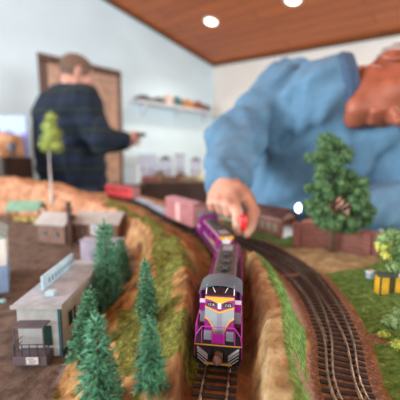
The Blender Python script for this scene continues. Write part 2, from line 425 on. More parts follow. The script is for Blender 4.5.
def fields(X,Y):
    dC,sC,zC,yC=seg(X,Y,CREST); dT,sT,_,_=seg(X,Y,[(a,b,0) for a,b in TOE]); dR,sR,zR,_=seg(X,Y,RIDGE)
    dM,sM,_,_=seg(X,Y,[tuple(p) for p in MAINC[::6]]); dI,_,_,_=seg(X,Y,[tuple(p) for p in INC[::6]]); dO,_,_,_=seg(X,Y,[tuple(p) for p in OUC[::6]])
    n=fbm(X,Y,22,4); n2=fbm(X+4,Y+8,70,3); left=(sC<0); town=left&(sT<0); t=dC/(dC+dT+1e-9); dri=np.minimum(dI,dO)
    k=sstep(.36,.50,yC)
    gl=(1-sstep(.30,.46,t))*k+(1-k)*sstep(.43,.56,n+.10*np.sin(6*t))
    gl=gl*(1-sstep(.85,1.0,yC)*.75)
    g=np.where(left,np.where(town,0,gl),0.)
    gc=sstep(.38,.54,n)*(1-sstep(.0,.022,dC)*.6); g=np.where(~left&(sM<0),gc,g)
    # right of the ridge: green slope to the tracks, meadow beyond them
    rightfield=(sM>=0)&(dR<.2)
    slope=np.where(sR>0,sstep(.003,.013,dR+.020*(n-.5))*sstep(.021,.028,dri),sstep(.49,.6,n2)*.5*(dR<.008))
    g=np.where((sM>=0)&~left,np.clip(slope+ .35*sstep(.5,.6,n2)*(dR<.012),0,1),g)
    scx,scy=at(322,257,0); sand=np.exp(-(((X-scx)/.095)**2+((Y-scy)/.075)**2)*1.0)
    sand=sstep(.35,.6,sand+.35*(n-.5))
    bal=np.where((sM>=0)&~left,1-sstep(.018,.027,dri+.008*(n2-.5)),0.)
    bal=np.maximum(bal,np.where((sM>=0)&(sR>0)&(dri<.036),sstep(.55,.62,n)*.8,0))
    sand=np.where(left|(dR<.012)|(dM<.03),0,sand); sand=np.where((sM>=0)&~left&(dR<.013)&(zR>.005),np.maximum(sand,.52*sstep(.014,.006,dR)),sand)
    cutting=(dM<.03)&(yC<.6)
    mud=np.where(town,1.,0.); mud=np.maximum(mud,np.where(left,sstep(.88,.98,t),0))
    dirt=np.where(cutting&(sR<0),sstep(.034,.018,dM),0)
    pale=sstep(.5,.95,yC)*np.where(left,1,.5)
    g=g*(1-mud)*(1-sand)
    return g,sand,mud,dirt,bal,pale
xs=np.arange(-.92,.661,.0030); ys=np.arange(0,1.461,.0030)
X,Y=np.meshgrid(xs,ys,indexing='ij'); Z=height(X,Y)
def inside(X,Y,P):
    r=np.zeros(X.shape,bool); j=len(P)-1
    for i in range(len(P)):
        a,b=P[i],P[j]
        if a[1]!=b[1]:
            r^=((a[1]>Y)!=(b[1]>Y))&(X<(b[0]-a[0])*(Y-a[1])/(b[1]-a[1])+a[0])
        j=i
    return r
nx,ny=X.shape; I=np.arange(nx*ny).reshape(nx,ny)
Fq=np.stack([I[:-1,:-1],I[1:,:-1],I[1:,1:],I[:-1,1:]],-1).reshape(-1,4)
cx=(X[:-1,:-1]+.0015).ravel(); cy=(Y[:-1,:-1]+.0015).ravel(); Fq=Fq[inside(cx,cy,OUTLINE)]
used=np.unique(Fq); remap=-np.ones(nx*ny,int); remap[used]=np.arange(len(used)); Fq=remap[Fq]
V=np.stack([X.ravel(),Y.ravel(),Z.ravel()],1)[used]
me=bpy.data.meshes.new('layout_landscape'); me.vertices.add(len(V)); me.vertices.foreach_set('co',V.astype(np.float32).ravel())
me.loops.add(len(Fq)*4); me.loops.foreach_set('vertex_index',Fq.astype(np.int32).ravel()); me.polygons.add(len(Fq))
me.polygons.foreach_set('loop_start',np.arange(0,len(Fq)*4,4,dtype=np.int32)); me.polygons.foreach_set('loop_total',np.full(len(Fq),4,np.int32))
me.polygons.foreach_set('use_smooth',np.ones(len(Fq),bool)); me.update()
FL=fields(V[:,0],V[:,1])
for nm,a in zip(('grass','sand','mud','dirt','ballast','pale'),FL):
    at_=me.attributes.new(nm,'FLOAT','POINT'); at_.data.foreach_set('value',np.clip(a,0,1).astype(np.float32))
land=bpy.data.objects.new('layout_landscape',me); C.objects.link(land); land.location=(0,0,Z0); land['kind']='structure'

m=bpy.data.materials.new('scenery plaster and turf'); m.use_nodes=True; nt=m.node_tree; b=nt.nodes['Principled BSDF']; b.inputs['Roughness'].default_value=.9
tc=nt.nodes.new('ShaderNodeTexCoord')
def noise(s,d=6,rough=.6):
    n=nt.nodes.new('ShaderNodeTexNoise'); n.inputs['Scale'].default_value=s; n.inputs['Detail'].default_value=d; n.inputs['Roughness'].default_value=rough; nt.links.new(tc.outputs['Object'],n.inputs['Vector']); return n.outputs['Fac']
def ramp(f,stops):
    r=nt.nodes.new('ShaderNodeValToRGB'); e=r.color_ramp.elements
    while len(e)<len(stops): e.new(.5)
    for q,(p,c) in zip(e,stops): q.position=p; q.color=lin(c)
    nt.links.new(f,r.inputs['Fac']); return r.outputs['Color']
def attr(n): a=nt.nodes.new('ShaderNodeAttribute'); a.attribute_name=n; return a.outputs['Fac']
def mixc(f,a,c):
    x=nt.nodes.new('ShaderNodeMix'); x.data_type='RGBA'; nt.links.new(f,x.inputs['Factor']); nt.links.new(a,x.inputs['A']); nt.links.new(c,x.inputs['B']); return x.outputs['Result']
def math_(op,a,b_):
    x=nt.nodes.new('ShaderNodeMath'); x.operation=op; x.use_clamp=True
    for i,v in enumerate((a,b_)):
        if isinstance(v,(int,float)): x.inputs[i].default_value=v
        else: nt.links.new(v,x.inputs[i])
    return x.outputs[0]
def edge(mask,nf,lo=.35,hi=.65):           # noisy border of a mask
    x=nt.nodes.new('ShaderNodeMapRange'); x.inputs['From Min'].default_value=lo; x.inputs['From Max'].default_value=hi; x.clamp=True
    k=nt.nodes.new('ShaderNodeMath'); k.operation='MULTIPLY_ADD'; nt.links.new(nf,k.inputs[0]); k.inputs[1].default_value=.7; k.inputs[2].default_value=-.35
    s=nt.nodes.new('ShaderNodeMath'); s.operation='ADD'; nt.links.new(mask,s.inputs[0]); nt.links.new(k.outputs[0],s.inputs[1])
    nt.links.new(s.outputs[0],x.inputs['Value']); return x.outputs['Result']
n1,n2,n3,n4=noise(45,8,.65),noise(160,6,.7),noise(420,4,.7),noise(20,5,.6)
rock=ramp(n1,[(.30,(66,46,20)),(.42,(126,86,40)),(.52,(166,118,60)),(.64,(192,152,94)),(.75,(212,184,134))])
prock=ramp(n1,[(.30,(150,96,64)),(.5,(198,140,102)),(.7,(220,172,136))])
grass=ramp(n2,[(.30,(52,58,12)),(.45,(90,92,22)),(.58,(122,122,38)),(.74,(172,170,86))])
meadow=ramp(n2,[(.30,(56,88,26)),(.46,(86,124,46)),(.60,(124,158,76)),(.74,(176,196,122))])
col=mixc(attr('pale'),rock,prock)
dirt=ramp(n2,[(.3,(82,54,30)),(.5,(122,84,50)),(.7,(152,112,74))]); col=mixc(math_('MULTIPLY',attr('dirt'),.8),col,dirt)
mud=ramp(n1,[(.3,(70,54,42)),(.5,(104,82,66)),(.7,(130,106,90))]); col=mixc(edge(attr('mud'),n2),col,mud)
sx=nt.nodes.new('ShaderNodeSeparateXYZ'); nt.links.new(tc.outputs['Object'],sx.inputs[0])
gx=nt.nodes.new('ShaderNodeMapRange'); gx.inputs['From Min'].default_value=.03; gx.inputs['From Max'].default_value=.08; nt.links.new(sx.outputs['X'],gx.inputs['Value'])
gcol=mixc(gx.outputs['Result'],grass,meadow); col=mixc(edge(attr('grass'),n2,.3,.6),col,gcol)
bal=ramp(n3,[(.3,(92,68,52)),(.5,(142,106,82)),(.7,(188,150,122))]); col=mixc(edge(attr('ballast'),n3),col,bal)
sand=ramp(n1,[(.3,(146,122,78)),(.5,(178,152,106)),(.68,(216,196,156))]); col=mixc(edge(attr('sand'),n2),col,sand)
nt.links.new(col,b.inputs['Base Color'])
bp=nt.nodes.new('ShaderNodeBump'); bp.inputs['Strength'].default_value=.8; bp.inputs['Distance'].default_value=.0025
ad=nt.nodes.new('ShaderNodeMath'); ad.operation='ADD'; nt.links.new(n1,ad.inputs[0]); nt.links.new(n2,ad.inputs[1]); nt.links.new(ad.outputs[0],bp.inputs['Height']); nt.links.new(bp.outputs['Normal'],b.inputs['Normal'])
me.materials.append(m)

def hz(x,y): return float(height(np.array([x]),np.array([y]))[0])
def land_hit(px,py):
    a,bb=ray(px,py); ysm=np.arange(.05,1.45,.001); zz=height(a*ysm,ysm); under=(CAM+bb*ysm)<zz
    i=int(np.argmax(under)); y=ysm[i]; return a*y,y,float(zz[i])

# benchwork that carries the landscape
m_ply=mat('brown painted plywood',(74,50,38),.6,var=.12,scale=12)
bt=thing('layout_table','dark wooden table carrying the near model railway landscape','table',(0,0,-.17))
n=len(OUTLINE); mb=MB().prism([(x*.998,y) for x,y in OUTLINE],.09,.11,'z'); mb.build('table_top',m_ply,bt)
for i in range(n):
    a=Vector((*OUTLINE[i],0)); c=Vector((*OUTLINE[(i+1)%n],0)); d=(c-a).normalized(); o=Vector((d.y,-d.x,0))*.014
    q=[a,c,c+o,a+o]; top=.163 if a.x>-.9 or c.x>-.9 else .12
    MB().add([(p.x,p.y,0) for p in q]+[(p.x,p.y,top) for p in q],[(3,2,1,0),(4,5,6,7),(0,1,5,4),(1,2,6,5),(2,3,7,6),(3,0,4,7)]).build('fascia_board',m_ply,bt)
for x,y in ((-.85,.08),(.58,.08),(.55,.52),(-.85,1.36),(-.36,1.3),(-.1,.9)):
    MB().box(x-.03,x+.03,y-.03,y+.03,-(Z0-.17),.09).build('leg',m_ply,bt)

# ------------------------------------------------------------------ tracks
m_tie=mat('black plastic ties',(40,34,32),.6,var=.2,scale=300)
m_rail=mat('weathered nickel rail',(150,138,128),.36,.8,var=.2,scale=200)
m_railw=mat('dull brown rail',(146,130,116),.38,.8,var=.25,scale=200)
def frame_of(P):
    T=np.gradient(P,axis=0); T/=np.linalg.norm(T,axis=1)[:,None]; return T,np.stack([T[:,1],-T[:,0]],1)   # tangent, right normal
def track(label,P,m_r,group,tie_rule=None):
    t=thing('railway_track',label,'railway track',(0,0,0),0,group)
    R=resample(P,.006); T,N=frame_of(R)
    for s in (-1,1):
        mb=MB(); vs=[]; fs=[]
        prof=[(-.0005,0),(.0005,0),(.0005,-.0006),(.0002,-.0008),(.0002,-.0017),(.0011,-.0021),(-.0011,-.0021),(-.0002,-.0017),(-.0002,-.0008),(-.0005,-.0006)]
        for p,nn in zip(R,N):
            for o,z in prof: q=p+nn*(s*.00875+o); vs.append((q[0],q[1],z))
        k=len(prof)
        for i in range(len(R)-1):
            for j in range(k): fs.append((i*k+j,i*k+(j+1)%k,(i+1)*k+(j+1)%k,(i+1)*k+j))
        fs.append(tuple(range(k))); fs.append(tuple(range(len(vs)-k,len(vs)))); mb.add(vs,fs).build('rail',m_r,t)
    S=resample(P,.0073); T,N=frame_of(S); items=[]
    for p,tt in zip(S,T):
        off,ln=(0.,.030) if tie_rule is None else tie_rule(p,tt)
        if ln<=0: continue
        M=Matrix(((tt[1],tt[0],0,p[0]+tt[1]*off),(-tt[0],tt[1],0,p[1]-tt[0]*off),(0,0,1,-.0031),(0,0,0,1))); items.append((M,ln))
    return t,items
def add_ties(t,items,order,limit=95):
    idx=sorted(range(len(items)),key=order)
    for i in idx[:limit]:
        M,ln=items[i]; MB().cbox((0,0,0),(ln,.0032,.0020),M).cbox((-.00875,0,.0012),(.0035,.0022,.0006),M).cbox((.00875,0,.0012),(.0035,.0022,.0006),M).build('tie',m_tie,t)
    if idx[limit:]:
        mb=MB()
        for i in idx[limit:]: M,ln=items[i]; mb.cbox((0,0,0),(ln,.0031,.0020),M)
        o=mb.build('tie',m_tie,t); o['kind']='stuff'
yof=lambda items: (lambda i: items[i][0][1][3] if items[i][0][1][3]>.1 else 5)
t,it=track('railway track in the earth cutting under the purple locomotives',MAINC,m_rail,'model railway tracks'); add_ties(t,it,yof(it),90)
def nearest(P,p): d=np.linalg.norm(P-p,axis=1); i=int(np.argmin(d)); return P[i],d[i]
def outer_rule(p,tt):
    q,d=nearest(INC,p)
    if d>.021: return 0.,.030
    s=(q-p)@np.array((tt[1],-tt[0])); return s/2,.030+abs(s)
def inner_rule(p,tt):
    q,d=nearest(OUC,p); return (0.,.030) if d>.0225 else (0,0)
t,it=track('curved railway track along the edge of the green meadow',OUC,m_railw,'model railway tracks',outer_rule); add_ties(t,it,yof(it))
t,it=track('curved railway track branching off on the ridge side of the turnout',INC,m_railw,'model railway tracks',inner_rule); add_ties(t,it,yof(it))
# check rails of the turnout belong to the inner track
k=int(np.argmin(np.linalg.norm(INC-np.array(at(318,312,0)),axis=1))); G=resample(INC[k-14:k+14],.004); T,N=frame_of(G)
for s in (-1,1):
    MB().tube([(p[0]+nn[0]*s*.0072,p[1]+nn[1]*s*.0072,-.0006) for p,nn in zip(G,N)],.0005,6).build('check_rail',m_railw,t)
# ------------------------------------------------------------------ rolling stock
m_mag=mat('magenta train enamel',(148,24,122),.32,coat=.3); m_pur=mat('dark purple enamel',(104,22,84),.35,coat=.3)
m_yel=mat('yellow enamel',(240,178,34),.35); m_sil=mat('silver grey enamel',(158,164,166),.4); m_gry=mat('mid grey enamel',(142,140,150),.4)
m_blk=mat('black underframe',(22,20,22),.45); m_roof=mat('grey brown hood roof',(82,70,58),.5,var=.15,scale=150); m_cabr=mat('blue grey cab roof',(92,100,106),.4)
m_whi=mat('white enamel',(236,234,238),.4); m_glass=mat('dark glazing',(26,28,32),.08,coat=.5); m_rail_m=mat('magenta handrail wire',(180,52,154),.35); m_mar=mat('maroon enamel',(112,18,52),.4)
m_strp=mat('pale grey stripe',(180,178,184),.45); m_steel=mat('wheel steel',(120,112,104),.35,.8); m_cpl=mat('rusty coupler',(110,84,70),.55,var=.2,scale=300); m_gold=mat('gold edge stripe',(200,146,50),.4); m_lamp=mat('headlight lens',(255,244,214),.2,emit=1.6); m_pink=mat('pink sill stripe',(226,150,206),.4)
def truck(parent,y,nax=2,z=0,wb=.026,m_=None):
    mb=MB()
    for s in (-1,1):
        mb.box(s*.0115-.0015,s*.0115+.0015,y-wb*.75,y+wb*.75,.0045+z,.0085+z)
        for a in (-1,1): mb.box(s*.0135-.0014,s*.0135+.0014,y+a*wb/2-.0035,y+a*wb/2+.0035,.0028+z,.0092+z)
    mb.box(-.010,.010,y-.006,y+.006,.007+z,.011+z)
    o=mb.build('truck',m_ or m_blk,parent)
    for a in (-1,1):
        w=MB().tube([(-.0095,y+a*wb/2,.0055+z),(.0095,y+a*wb/2,.0055+z)],.0012,8)
        for s in (-1,1): w.tube([(s*.0075,y+a*wb/2,.0055+z),(s*.0098,y+a*wb/2,.0055+z)],.0055,20).tube([(s*.0072,y+a*wb/2,.0055+z),(s*.0078,y+a*wb/2,.0055+z)],.0062,20)
        w.build('wheelset',m_steel,o)
def coupler(parent,y,s):
    MB().box(-.0022,.0022,min(y,y+s*.006),max(y,y+s*.006),.0075,.0115).ball((0,y+s*.008,.0095),(.0036,.0036,.0034),10,8).box(.0018,.0038,y+s*.006-.001,y+s*.006+.004,.007,.012).build('coupler',m_cpl,parent)
def make_loco():
    L=.190
    t=thing('diesel_locomotive','purple yellow and silver diesel locomotive leading the train, nose towards the viewer','locomotive',(0,0,0),0,'purple diesel locomotives')
    MB().box(-.018,.018,0,L,.0145,.017).box(-.011,.011,.006,L-.006,.009,.0145).build('frame',m_blk,t,bevel=.0003)
    for s in (-1,1): bx('sill_stripe',m_mag,t,min(s*.018,s*.0184),max(s*.018,s*.0184),.001,L-.001,.0142,.0172)
    bx('edge_stripe',m_gold,t,-.018,.018,-.0005,0.,.0160,.0168); bx('edge_stripe',m_gold,t,-.018,.018,L,L+.0005,.0160,.0168)
    for y,s in ((0,-1),(L,1)):
        p=MB().box(-.0175,.0175,min(y,y-s*.0012),max(y,y-s*.0012),.0045,.0155); p.prism([(-.0165,.0025),(.0165,.0025),(.0165,.006),(-.0165,.006)],y-s*.001,y+s*.0022,'y'); p.box(-.014,.014,min(y,y+s*.0035),max(y,y+s*.0035),.0022,.0034)
        p=p.build('pilot',m_blk,t)
        for q in (-1,1):
            for k in range(4):
                x0=q*(.0158-.0002*k); z0=.0148-.0025*k; x1=q*.0078; z1=z0-.0062
                a=Vector((x0,z0)); c=Vector((x1,z1)); d=(c-a).normalized(); nn=Vector((-d.y,d.x))*.00026
                if z1<.0008: 
                    c=a+d*(z0-.003)/max(1e-6,-d.y)*.9 if d.y<0 else c
                MB().prism([tuple(a+nn),tuple(c+nn),tuple(c-nn),tuple(a-nn)],y+s*.0001 if z0>.01 else y+s*.0022,y+s*.0026,'y').build('pilot_stripe',m_strp,p)
        MB().box(-.0105,.0105,min(y+s*.0022,y+s*.0036),max(y+s*.0022,y+s*.0036),.0028,.0038).build('footboard',m_gold,p)
        for q in (-1,1): MB().tube([(q*.006,y+s*.0005,.0135),(q*.006,y+s*.003,.011),(q*.0055,y+s*.003,.0065)],.0006,6).build('air_hose',m_blk,p)
        coupler(t,y,s)
        # end railing with the drop step between
        r=MB(); ry=y-s*.0006
        r.tube([(-.0125,ry,.017),(-.0125,ry,.0305),(.0125,ry,.0305),(.0125,ry,.017)],.00042,6)
        for q in (-1,1): r.tube([(q*.0125,ry,.0302),(q*.0170,ry,.0235),(q*.0177,ry,.0170),(q*.0177,ry,.0060)],.00042,6); r.tube([(q*.0045,ry,.017),(q*.0045,ry,.0305)],.00035,6)
        r.build('end_railing',m_rail_m,t)
        bx('drop_step',m_mag,t,-.0043,.0043,min(ry,ry-s*.0008),max(ry,ry-s*.0008),.0172,.0248)
        for q in (-1,1): bx('step_panel',m_gry,t,min(q*.0055,q*.0115),max(q*.0055,q*.0115),y-s*.0065 if s>0 else y+.005,y-s*.005 if s>0 else y+.0065,.017,.0242)
    # short hood (nose): front face leans back
    n0=.0095; NT=.0475; SL_=.20
    nose=MB().prism([(n0,.017),(n0+SL_*(NT-.0185),NT-.0015),(n0+SL_*(NT-.017)+.0012,NT),(.0245,NT),(.0245,.017)],-.0116,.0116,'x').build('nose',m_mag,t,bevel=.0005)
    def lean(mb): mb.v=[(x,y+SL_*(z-.017),z) for x,y,z in mb.v]; return mb
    f=n0
    def pl(name,poly,m_,th): return lean(MB().prism(poly,f-th,f+.0002,'y')).build(name,m_,nose)
    pl('silver_band',[(-.0115,.0398),(0,.0356),(.0115,.0398),(.0115,.0318),(.0085,.0300),(.0052,.0252),(.0036,.0205),(.003,.017),(-.003,.017),(-.0036,.0205),(-.0052,.0252),(-.0085,.0300),(-.0115,.0318)],m_sil,.0003)
    pl('grey_centre',[(-.0019,.0362),(0,.0354),(.0019,.0362),(.0019,.017),(-.0019,.017)],m_gry,.0005)
    for q in (-1,1):
        pl('yellow_line',[(q*.0116,.0406),(0,.0363),(0,.0351),(q*.0116,.0394)],m_yel,.0006)
        pl('yellow_line',[(q*.0116,.0324),(q*.0084,.0305),(q*.0050,.0255),(q*.0034,.0207),(q*.0027,.017),(q*.0036,.017),(q*.0042,.0205),(q*.0058,.0250),(q*.0088,.0296),(q*.0116,.0312)],m_yel,.0006)
    pl('yellow_band',[(-.0116,.0474),(-.0116,.0460),(-.006,.0448),(0,.0418),(.006,.0448),(.0116,.0460),(.0116,.0474)],m_yel,.0006)
    for q in (-1,1):
        nb=lean(MB().box(q*.0065-.0031,q*.0065+.0031,f-.0012,f,.0402,.0432)).build('number_board',m_glass,nose)
        cu=bpy.data.curves.new('digits','FONT'); cu.body='1115'; cu.size=.0026; cu.extrude=.00004; cu.align_x='CENTER'; cu.align_y='CENTER'; cu.materials.append(m_whi)
        tmp=bpy.data.objects.new('tmp',cu); C.objects.link(tmp); bpy.context.view_layer.update(); me_=bpy.data.meshes.new_from_object(tmp); bpy.data.objects.remove(tmp); d=bpy.data.objects.new('digits',me_); C.objects.link(d); d.parent=nb; d.location=(q*.0065,f-.0013+SL_*.0247,.0417); d.rotation_euler=(math.pi/2-math.atan(SL_),0,0)
    hl=lean(MB().box(-.0017,.0017,f-.0009,f,.0388,.0432)).build('headlight',m_sil,nose)
    for z in (.0400,.0420): lean(MB().tube([(0,f-.0013,z),(0,f-.0006,z)],.00095,12)).build('headlight_lens',m_lamp,hl)
    MB().box(-.0108,.0108,.0172,.0225,NT-.0001,NT+.0003).build('nose_top',mat('dark grip paint',(52,50,48),.6,var=.2,scale=400),nose)
    # cab
    cab=MB().prism([(-.0172,.017),(.0172,.017),(.0172,.0480),(.012,.0515),(.004,.0538),(-.004,.0538),(-.012,.0515),(-.0172,.0480)],.0245,.0455,'y').build('cab',m_mag,t)
    g=.0245
    for q in (-1,1):
        X0,X1=sorted((q*.0117,q*.0171))
        for z0,z1,mm in ((.0378,.0412,m_whi),(.0210,.0305,m_gry),(.0172,.0210,m_mar)): MB().box(X0,X1,g-.0004,g,z0,z1).build('cab_band',mm,cab)
        MB().box(min(q*.0128,q*.0158),max(q*.0128,q*.0158),g-.0006,g,.0418,.0485).build('front_window',m_glass,cab)
        ws=MB().prism([(.0195,NT),(g,.0532),(g,NT)],min(q*.0004,q*.0112),max(q*.0004,q*.0112),'x').build('windshield',m_glass,cab)
        MB().tube([(q*.0112,.0190,NT+.0002),(q*.0112,g-.0004,.0534)],.0004,5).build('window_post',m_whi,cab)
        MB().tube([(q*.0040,.0205,.0490),(q*.0062,.0232,.0522)],.00028,5).build('wiper',m_whi,cab)
        MB().box(min(q*.0172,q*.0177),max(q*.0172,q*.0177),.028,.042,.036,.0455).build('side_window',m_glass,cab)
        MB().box(min(q*.0172,q*.0176),max(q*.0172,q*.0176),.025,.045,.0275,.0305).build('side_band',m_whi,cab)
    arc=[(.0180*math.sin(a),.0466+.0085*math.cos(a)) for a in [math.radians(-86+172*i/20) for i in range(21)]]
    inn=[(x*.95,z-.0011) for x,z in arc][::-1]
    MB().prism(arc+inn,.0220,.0465,'y').build('cab_roof',m_cabr,t)
    # long hood with roof, fans and stripes
    h1=L-.013; hood=MB().box(-.0108,.0108,.0455,h1,.017,.0432).build('long_hood',m_mag,t,bevel=.0005)
    MB().prism([(-.0109,.0430),(-.0109,.0440),(-.0088,.0452),(.0088,.0452),(.0109,.0440),(.0109,.0430)],.0480,h1,'y').build('hood_roof',m_roof,hood)
    for q in (-1,1):
        a,c=sorted((q*.0108,q*.0113))
        MB().box(a,c,.048,h1,.0412,.0431).build('hood_stripe',m_pink,hood); MB().box(a,c,.048,h1-.03,.0262,.0310).build('hood_stripe',m_pur,hood); MB().box(a,c,.048,h1,.0172,.0205).build('hood_stripe',m_sil,hood)
        for k in range(3): MB().box(a,c,.060+.036*k,.078+.036*k,.0325,.0400).build('hood_grille',m_blk,hood)
        MB().box(a*1.0,c,.115,.150,.0215,.0255).build('hood_stripe',m_yel,hood)
    for y in (.083,.106,.129):
        fn=MB().lathe([(.0062,.0),(.0062,.0018),(.0055,.0022),(.0050,.0014),(.001,.0014)],(0,y,.0452),20).build('roof_fan',m_blk,hood,True)
        mb=MB()
        for k in range(6): a=k*math.pi/3; mb.cbox((0,0,0),(.0098,.0009,.0004),Matrix.Translation((0,y,.0471))@Matrix.Rotation(a,4,'Z'))
        mb.build('fan_guard',m_gry,fn)
    MB().box(-.003,.003,.060,.070,.0452,.0474).build('exhaust_stack',m_blk,hood)
    MB().tube([(-.002,.0545,.0458),(-.002,.0585,.0462)],[.0012,.0007],8).tube([(.0,.0535,.0458),(.0,.0585,.0466)],[.0014,.0008],8).box(-.003,.001,.0555,.057,.0450,.0458).build('air_horn',m_whi,hood)
    MB().box(-.0060,.0060,.150,.168,.0452,.0462).build('radiator_hatch',m_gry,hood)
    # rear end of the hood
    e=h1
    MB().box(-.0108,.0108,e,e+.0005,.0385,.0432).build('end_band',m_yel,hood); MB().prism([(-.0075,.0385),(.0075,.0385),(.003,.026),(.003,.017),(-.003,.017),(-.003,.026)],e,e+.0005,'y').build('end_panel',m_whi,hood)
    MB().tube([(0,e,.0405),(0,e+.0012,.0405)],.0016,12).build('headlight_lens',m_whi,hood)
    # side handrails
    for q in (-1,1):
        r=MB(); x=q*.0176
        r.tube([(x,.004,.0185),(x,.006,.0290),(x,.0235,.0300)],.0004,6)
        r.tube([(x,.047,.0300),(x,L-.006,.0300),(x,L-.002,.0200)],.0004,6)
        for y in (.012,.060,.083,.106,.129,.152,.172): r.tube([(x,y,.017),(x,y,.0300)],.00035,6)
        r.build('side_handrail',m_rail_m,t)
    MB().prism([(-.0145,.0145),(.0145,.0145),(.0155,.010),(.011,.0055),(-.011,.0055),(-.0155,.010)],.075,.115,'y').build('fuel_tank',m_blk,t)
    truck(t,.038); truck(t,L-.038)
    return t,L
MR=resample(MAINC,.002)
def on_track(y_front,L):
    """ends of a car of length L whose nearer end stands at y_front on the main track"""
    i=int(np.argmin(np.abs(MR[:,1]-y_front))); d=np.linalg.norm(MR-MR[i],axis=1); d[:i]=0; j=int(np.argmax(d>=L)); return MR[i],MR[j]
def set_car(o,y_front,L,flip=False):
    a,b=on_track(y_front,L); d=b-a; ang=math.atan2(d[1],d[0])-math.pi/2
    if flip: place(o,(b[0],b[1],0),ang+math.pi)
    else: place(o,(a[0],a[1],0),ang)
    return b
loco,LL=make_loco()
e=set_car(loco,.211,LL)
loco2=copy_tree(loco); loco2['label']='second purple locomotive, behind the leading one and under the reaching hand'
e2=set_car(loco2,float(e[1])+.019,LL,True)

def make_car(name,label,cat,L,H,W,body,roof,doors=True,ribs=8):
    t=thing(name,label,cat,(0,0,0)); m_b=mat(*body); m_r=mat(*roof)
    MB().box(-W/2+.002,W/2-.002,.003,L-.003,.010,.0145).build('underframe',m_blk,t)
    b_=MB().box(-W/2,W/2,0,L,.0145,H-.004).build('car_body',m_b,t,bevel=.0006)
    for s in (-1,1):
        mb=MB()
        for k in range(ribs+1): y=.002+(L-.004)*k/ribs; mb.box(min(s*W/2,s*(W/2+.0007)),max(s*W/2,s*(W/2+.0007)),y-.0009,y+.0009,.0145,H-.005)
        mb.build('side_ribs',m_b,b_)
    arc=[((W/2+.0008)*math.sin(a),H-.005+.005*math.cos(a)) for a in [math.radians(-90+180*i/12) for i in range(13)]]
    MB().prism(arc,-.0006,L+.0006,'y').build('roof',m_r,t)
    mb=MB(); mb.box(-.0035,.0035,.002,L-.002,H,H+.0012).build('roof_walk',m_r,t)
    if doors:
        for s in (-1,1): MB().box(min(s*W/2,s*(W/2+.0012)),max(s*W/2,s*(W/2+.0012)),L/2-.012,L/2+.012,.016,H-.008).build('door',mat('pale pink door',(214,160,152),.6),b_)
    for y,s in ((0,-1),(L,1)):
        mb=MB()
        for k in range(6): mb.tube([(-W/2*.7,y+s*.001,.019+k*.006),(-W/2*.35,y+s*.001,.019+k*.006)],.0003,5)
        mb.build('ladder',m_b,t); coupler(t,y,s)
        MB().box(-W/2+.001,W/2-.001,min(y,y+s*.0006),max(y,y+s*.0006),.017,H-.006).build('end_panel',mat('dusty pink end',(206,150,144),.6),b_)
    truck(t,.026); truck(t,L-.026); return t
bc=make_car('boxcar','dusty pink boxcar coupled behind the second purple locomotive','boxcar',.150,.066,.036,('dusty maroon boxcar',(168,104,102),.55,0,.08,60),('dusty pink roof',(178,122,122),.55,0,.08,60))
y3=float(e2[1])+.017; e3=set_car(bc,y3,.150)
# flat wagon with a grey sheet
fw=thing('flat_wagon','low grey flat wagon between the pink boxcar and the red coach','flat wagon')
MB().box(-.016,.016,0,.170,.0115,.016).build('deck',mat('grey wagon deck',(150,156,166),.55,var=.08,scale=60),fw,bevel=.0005)
for s in (-1,1): MB().box(min(s*.016,s*.0168),max(s*.016,s*.0168),.0,.17,.0105,.0165).build('side_sill',mat('dark wagon sill',(52,52,58),.5),fw)
MB().box(-.0145,.0145,.01,.16,.016,.0185).build('grey_sheet',mat('blue grey sheet',(164,172,184),.6),fw)
truck(fw,.028); truck(fw,.142); coupler(fw,0,-1); coupler(fw,.170,1)
e4=set_car(fw,float(e3[1])+.014,.170)
fw2=copy_tree(fw); fw2['label']='low grey flat wagon coupled between the other flat wagon and the red coach'; fw['label']='low grey flat wagon coupled directly behind the pink boxcar'; fw['group']=fw2['group']='flat wagons'
e4=set_car(fw2,float(e4[1])+.013,.170)
rc=make_car('passenger_coach','bright red dark roofed coach far back on the train, near the man in plaid','coach',.190,.062,.036,('bright red coach paint',(206,58,62),.45,0,.06,60),('dark coach roof',(66,54,56),.5,0,.1,60),False,10)
for s in (-1,1):
    for k in range(7):
        y=.016+k*.0245; MB().box(min(s*.018,s*.0186),max(s*.018,s*.0186),y,y+.014,.036,.049).build('window',m_glass,rc)
set_car(rc,float(e4[1])+.012,.190)
# ------------------------------------------------------------------ model buildings
m_wallg=mat('pale grey siding',(184,182,176),.75,var=.06,scale=80); m_flat=mat('grey tar roof',(176,183,190),.8,var=.08,scale=60); m_teal=mat('teal trim',(52,96,104),.5)
m_dkgrn=mat('dark green door paint',(14,58,48),.5); m_signb=mat('pale blue sign board',(190,218,228),.5,var=.05,scale=40); m_porch=mat('purple grey boards',(104,90,94),.7,var=.1,scale=80); m_paper=mat('white card',(232,228,222),.7); m_brn=mat('brown clapboard',(128,94,76),.8,var=.12,scale=60); m_dbrn=mat('dark brown timber',(84,58,46),.75,var=.1,scale=60)
m_ink=mat('faded lettering',(120,100,92),.8)
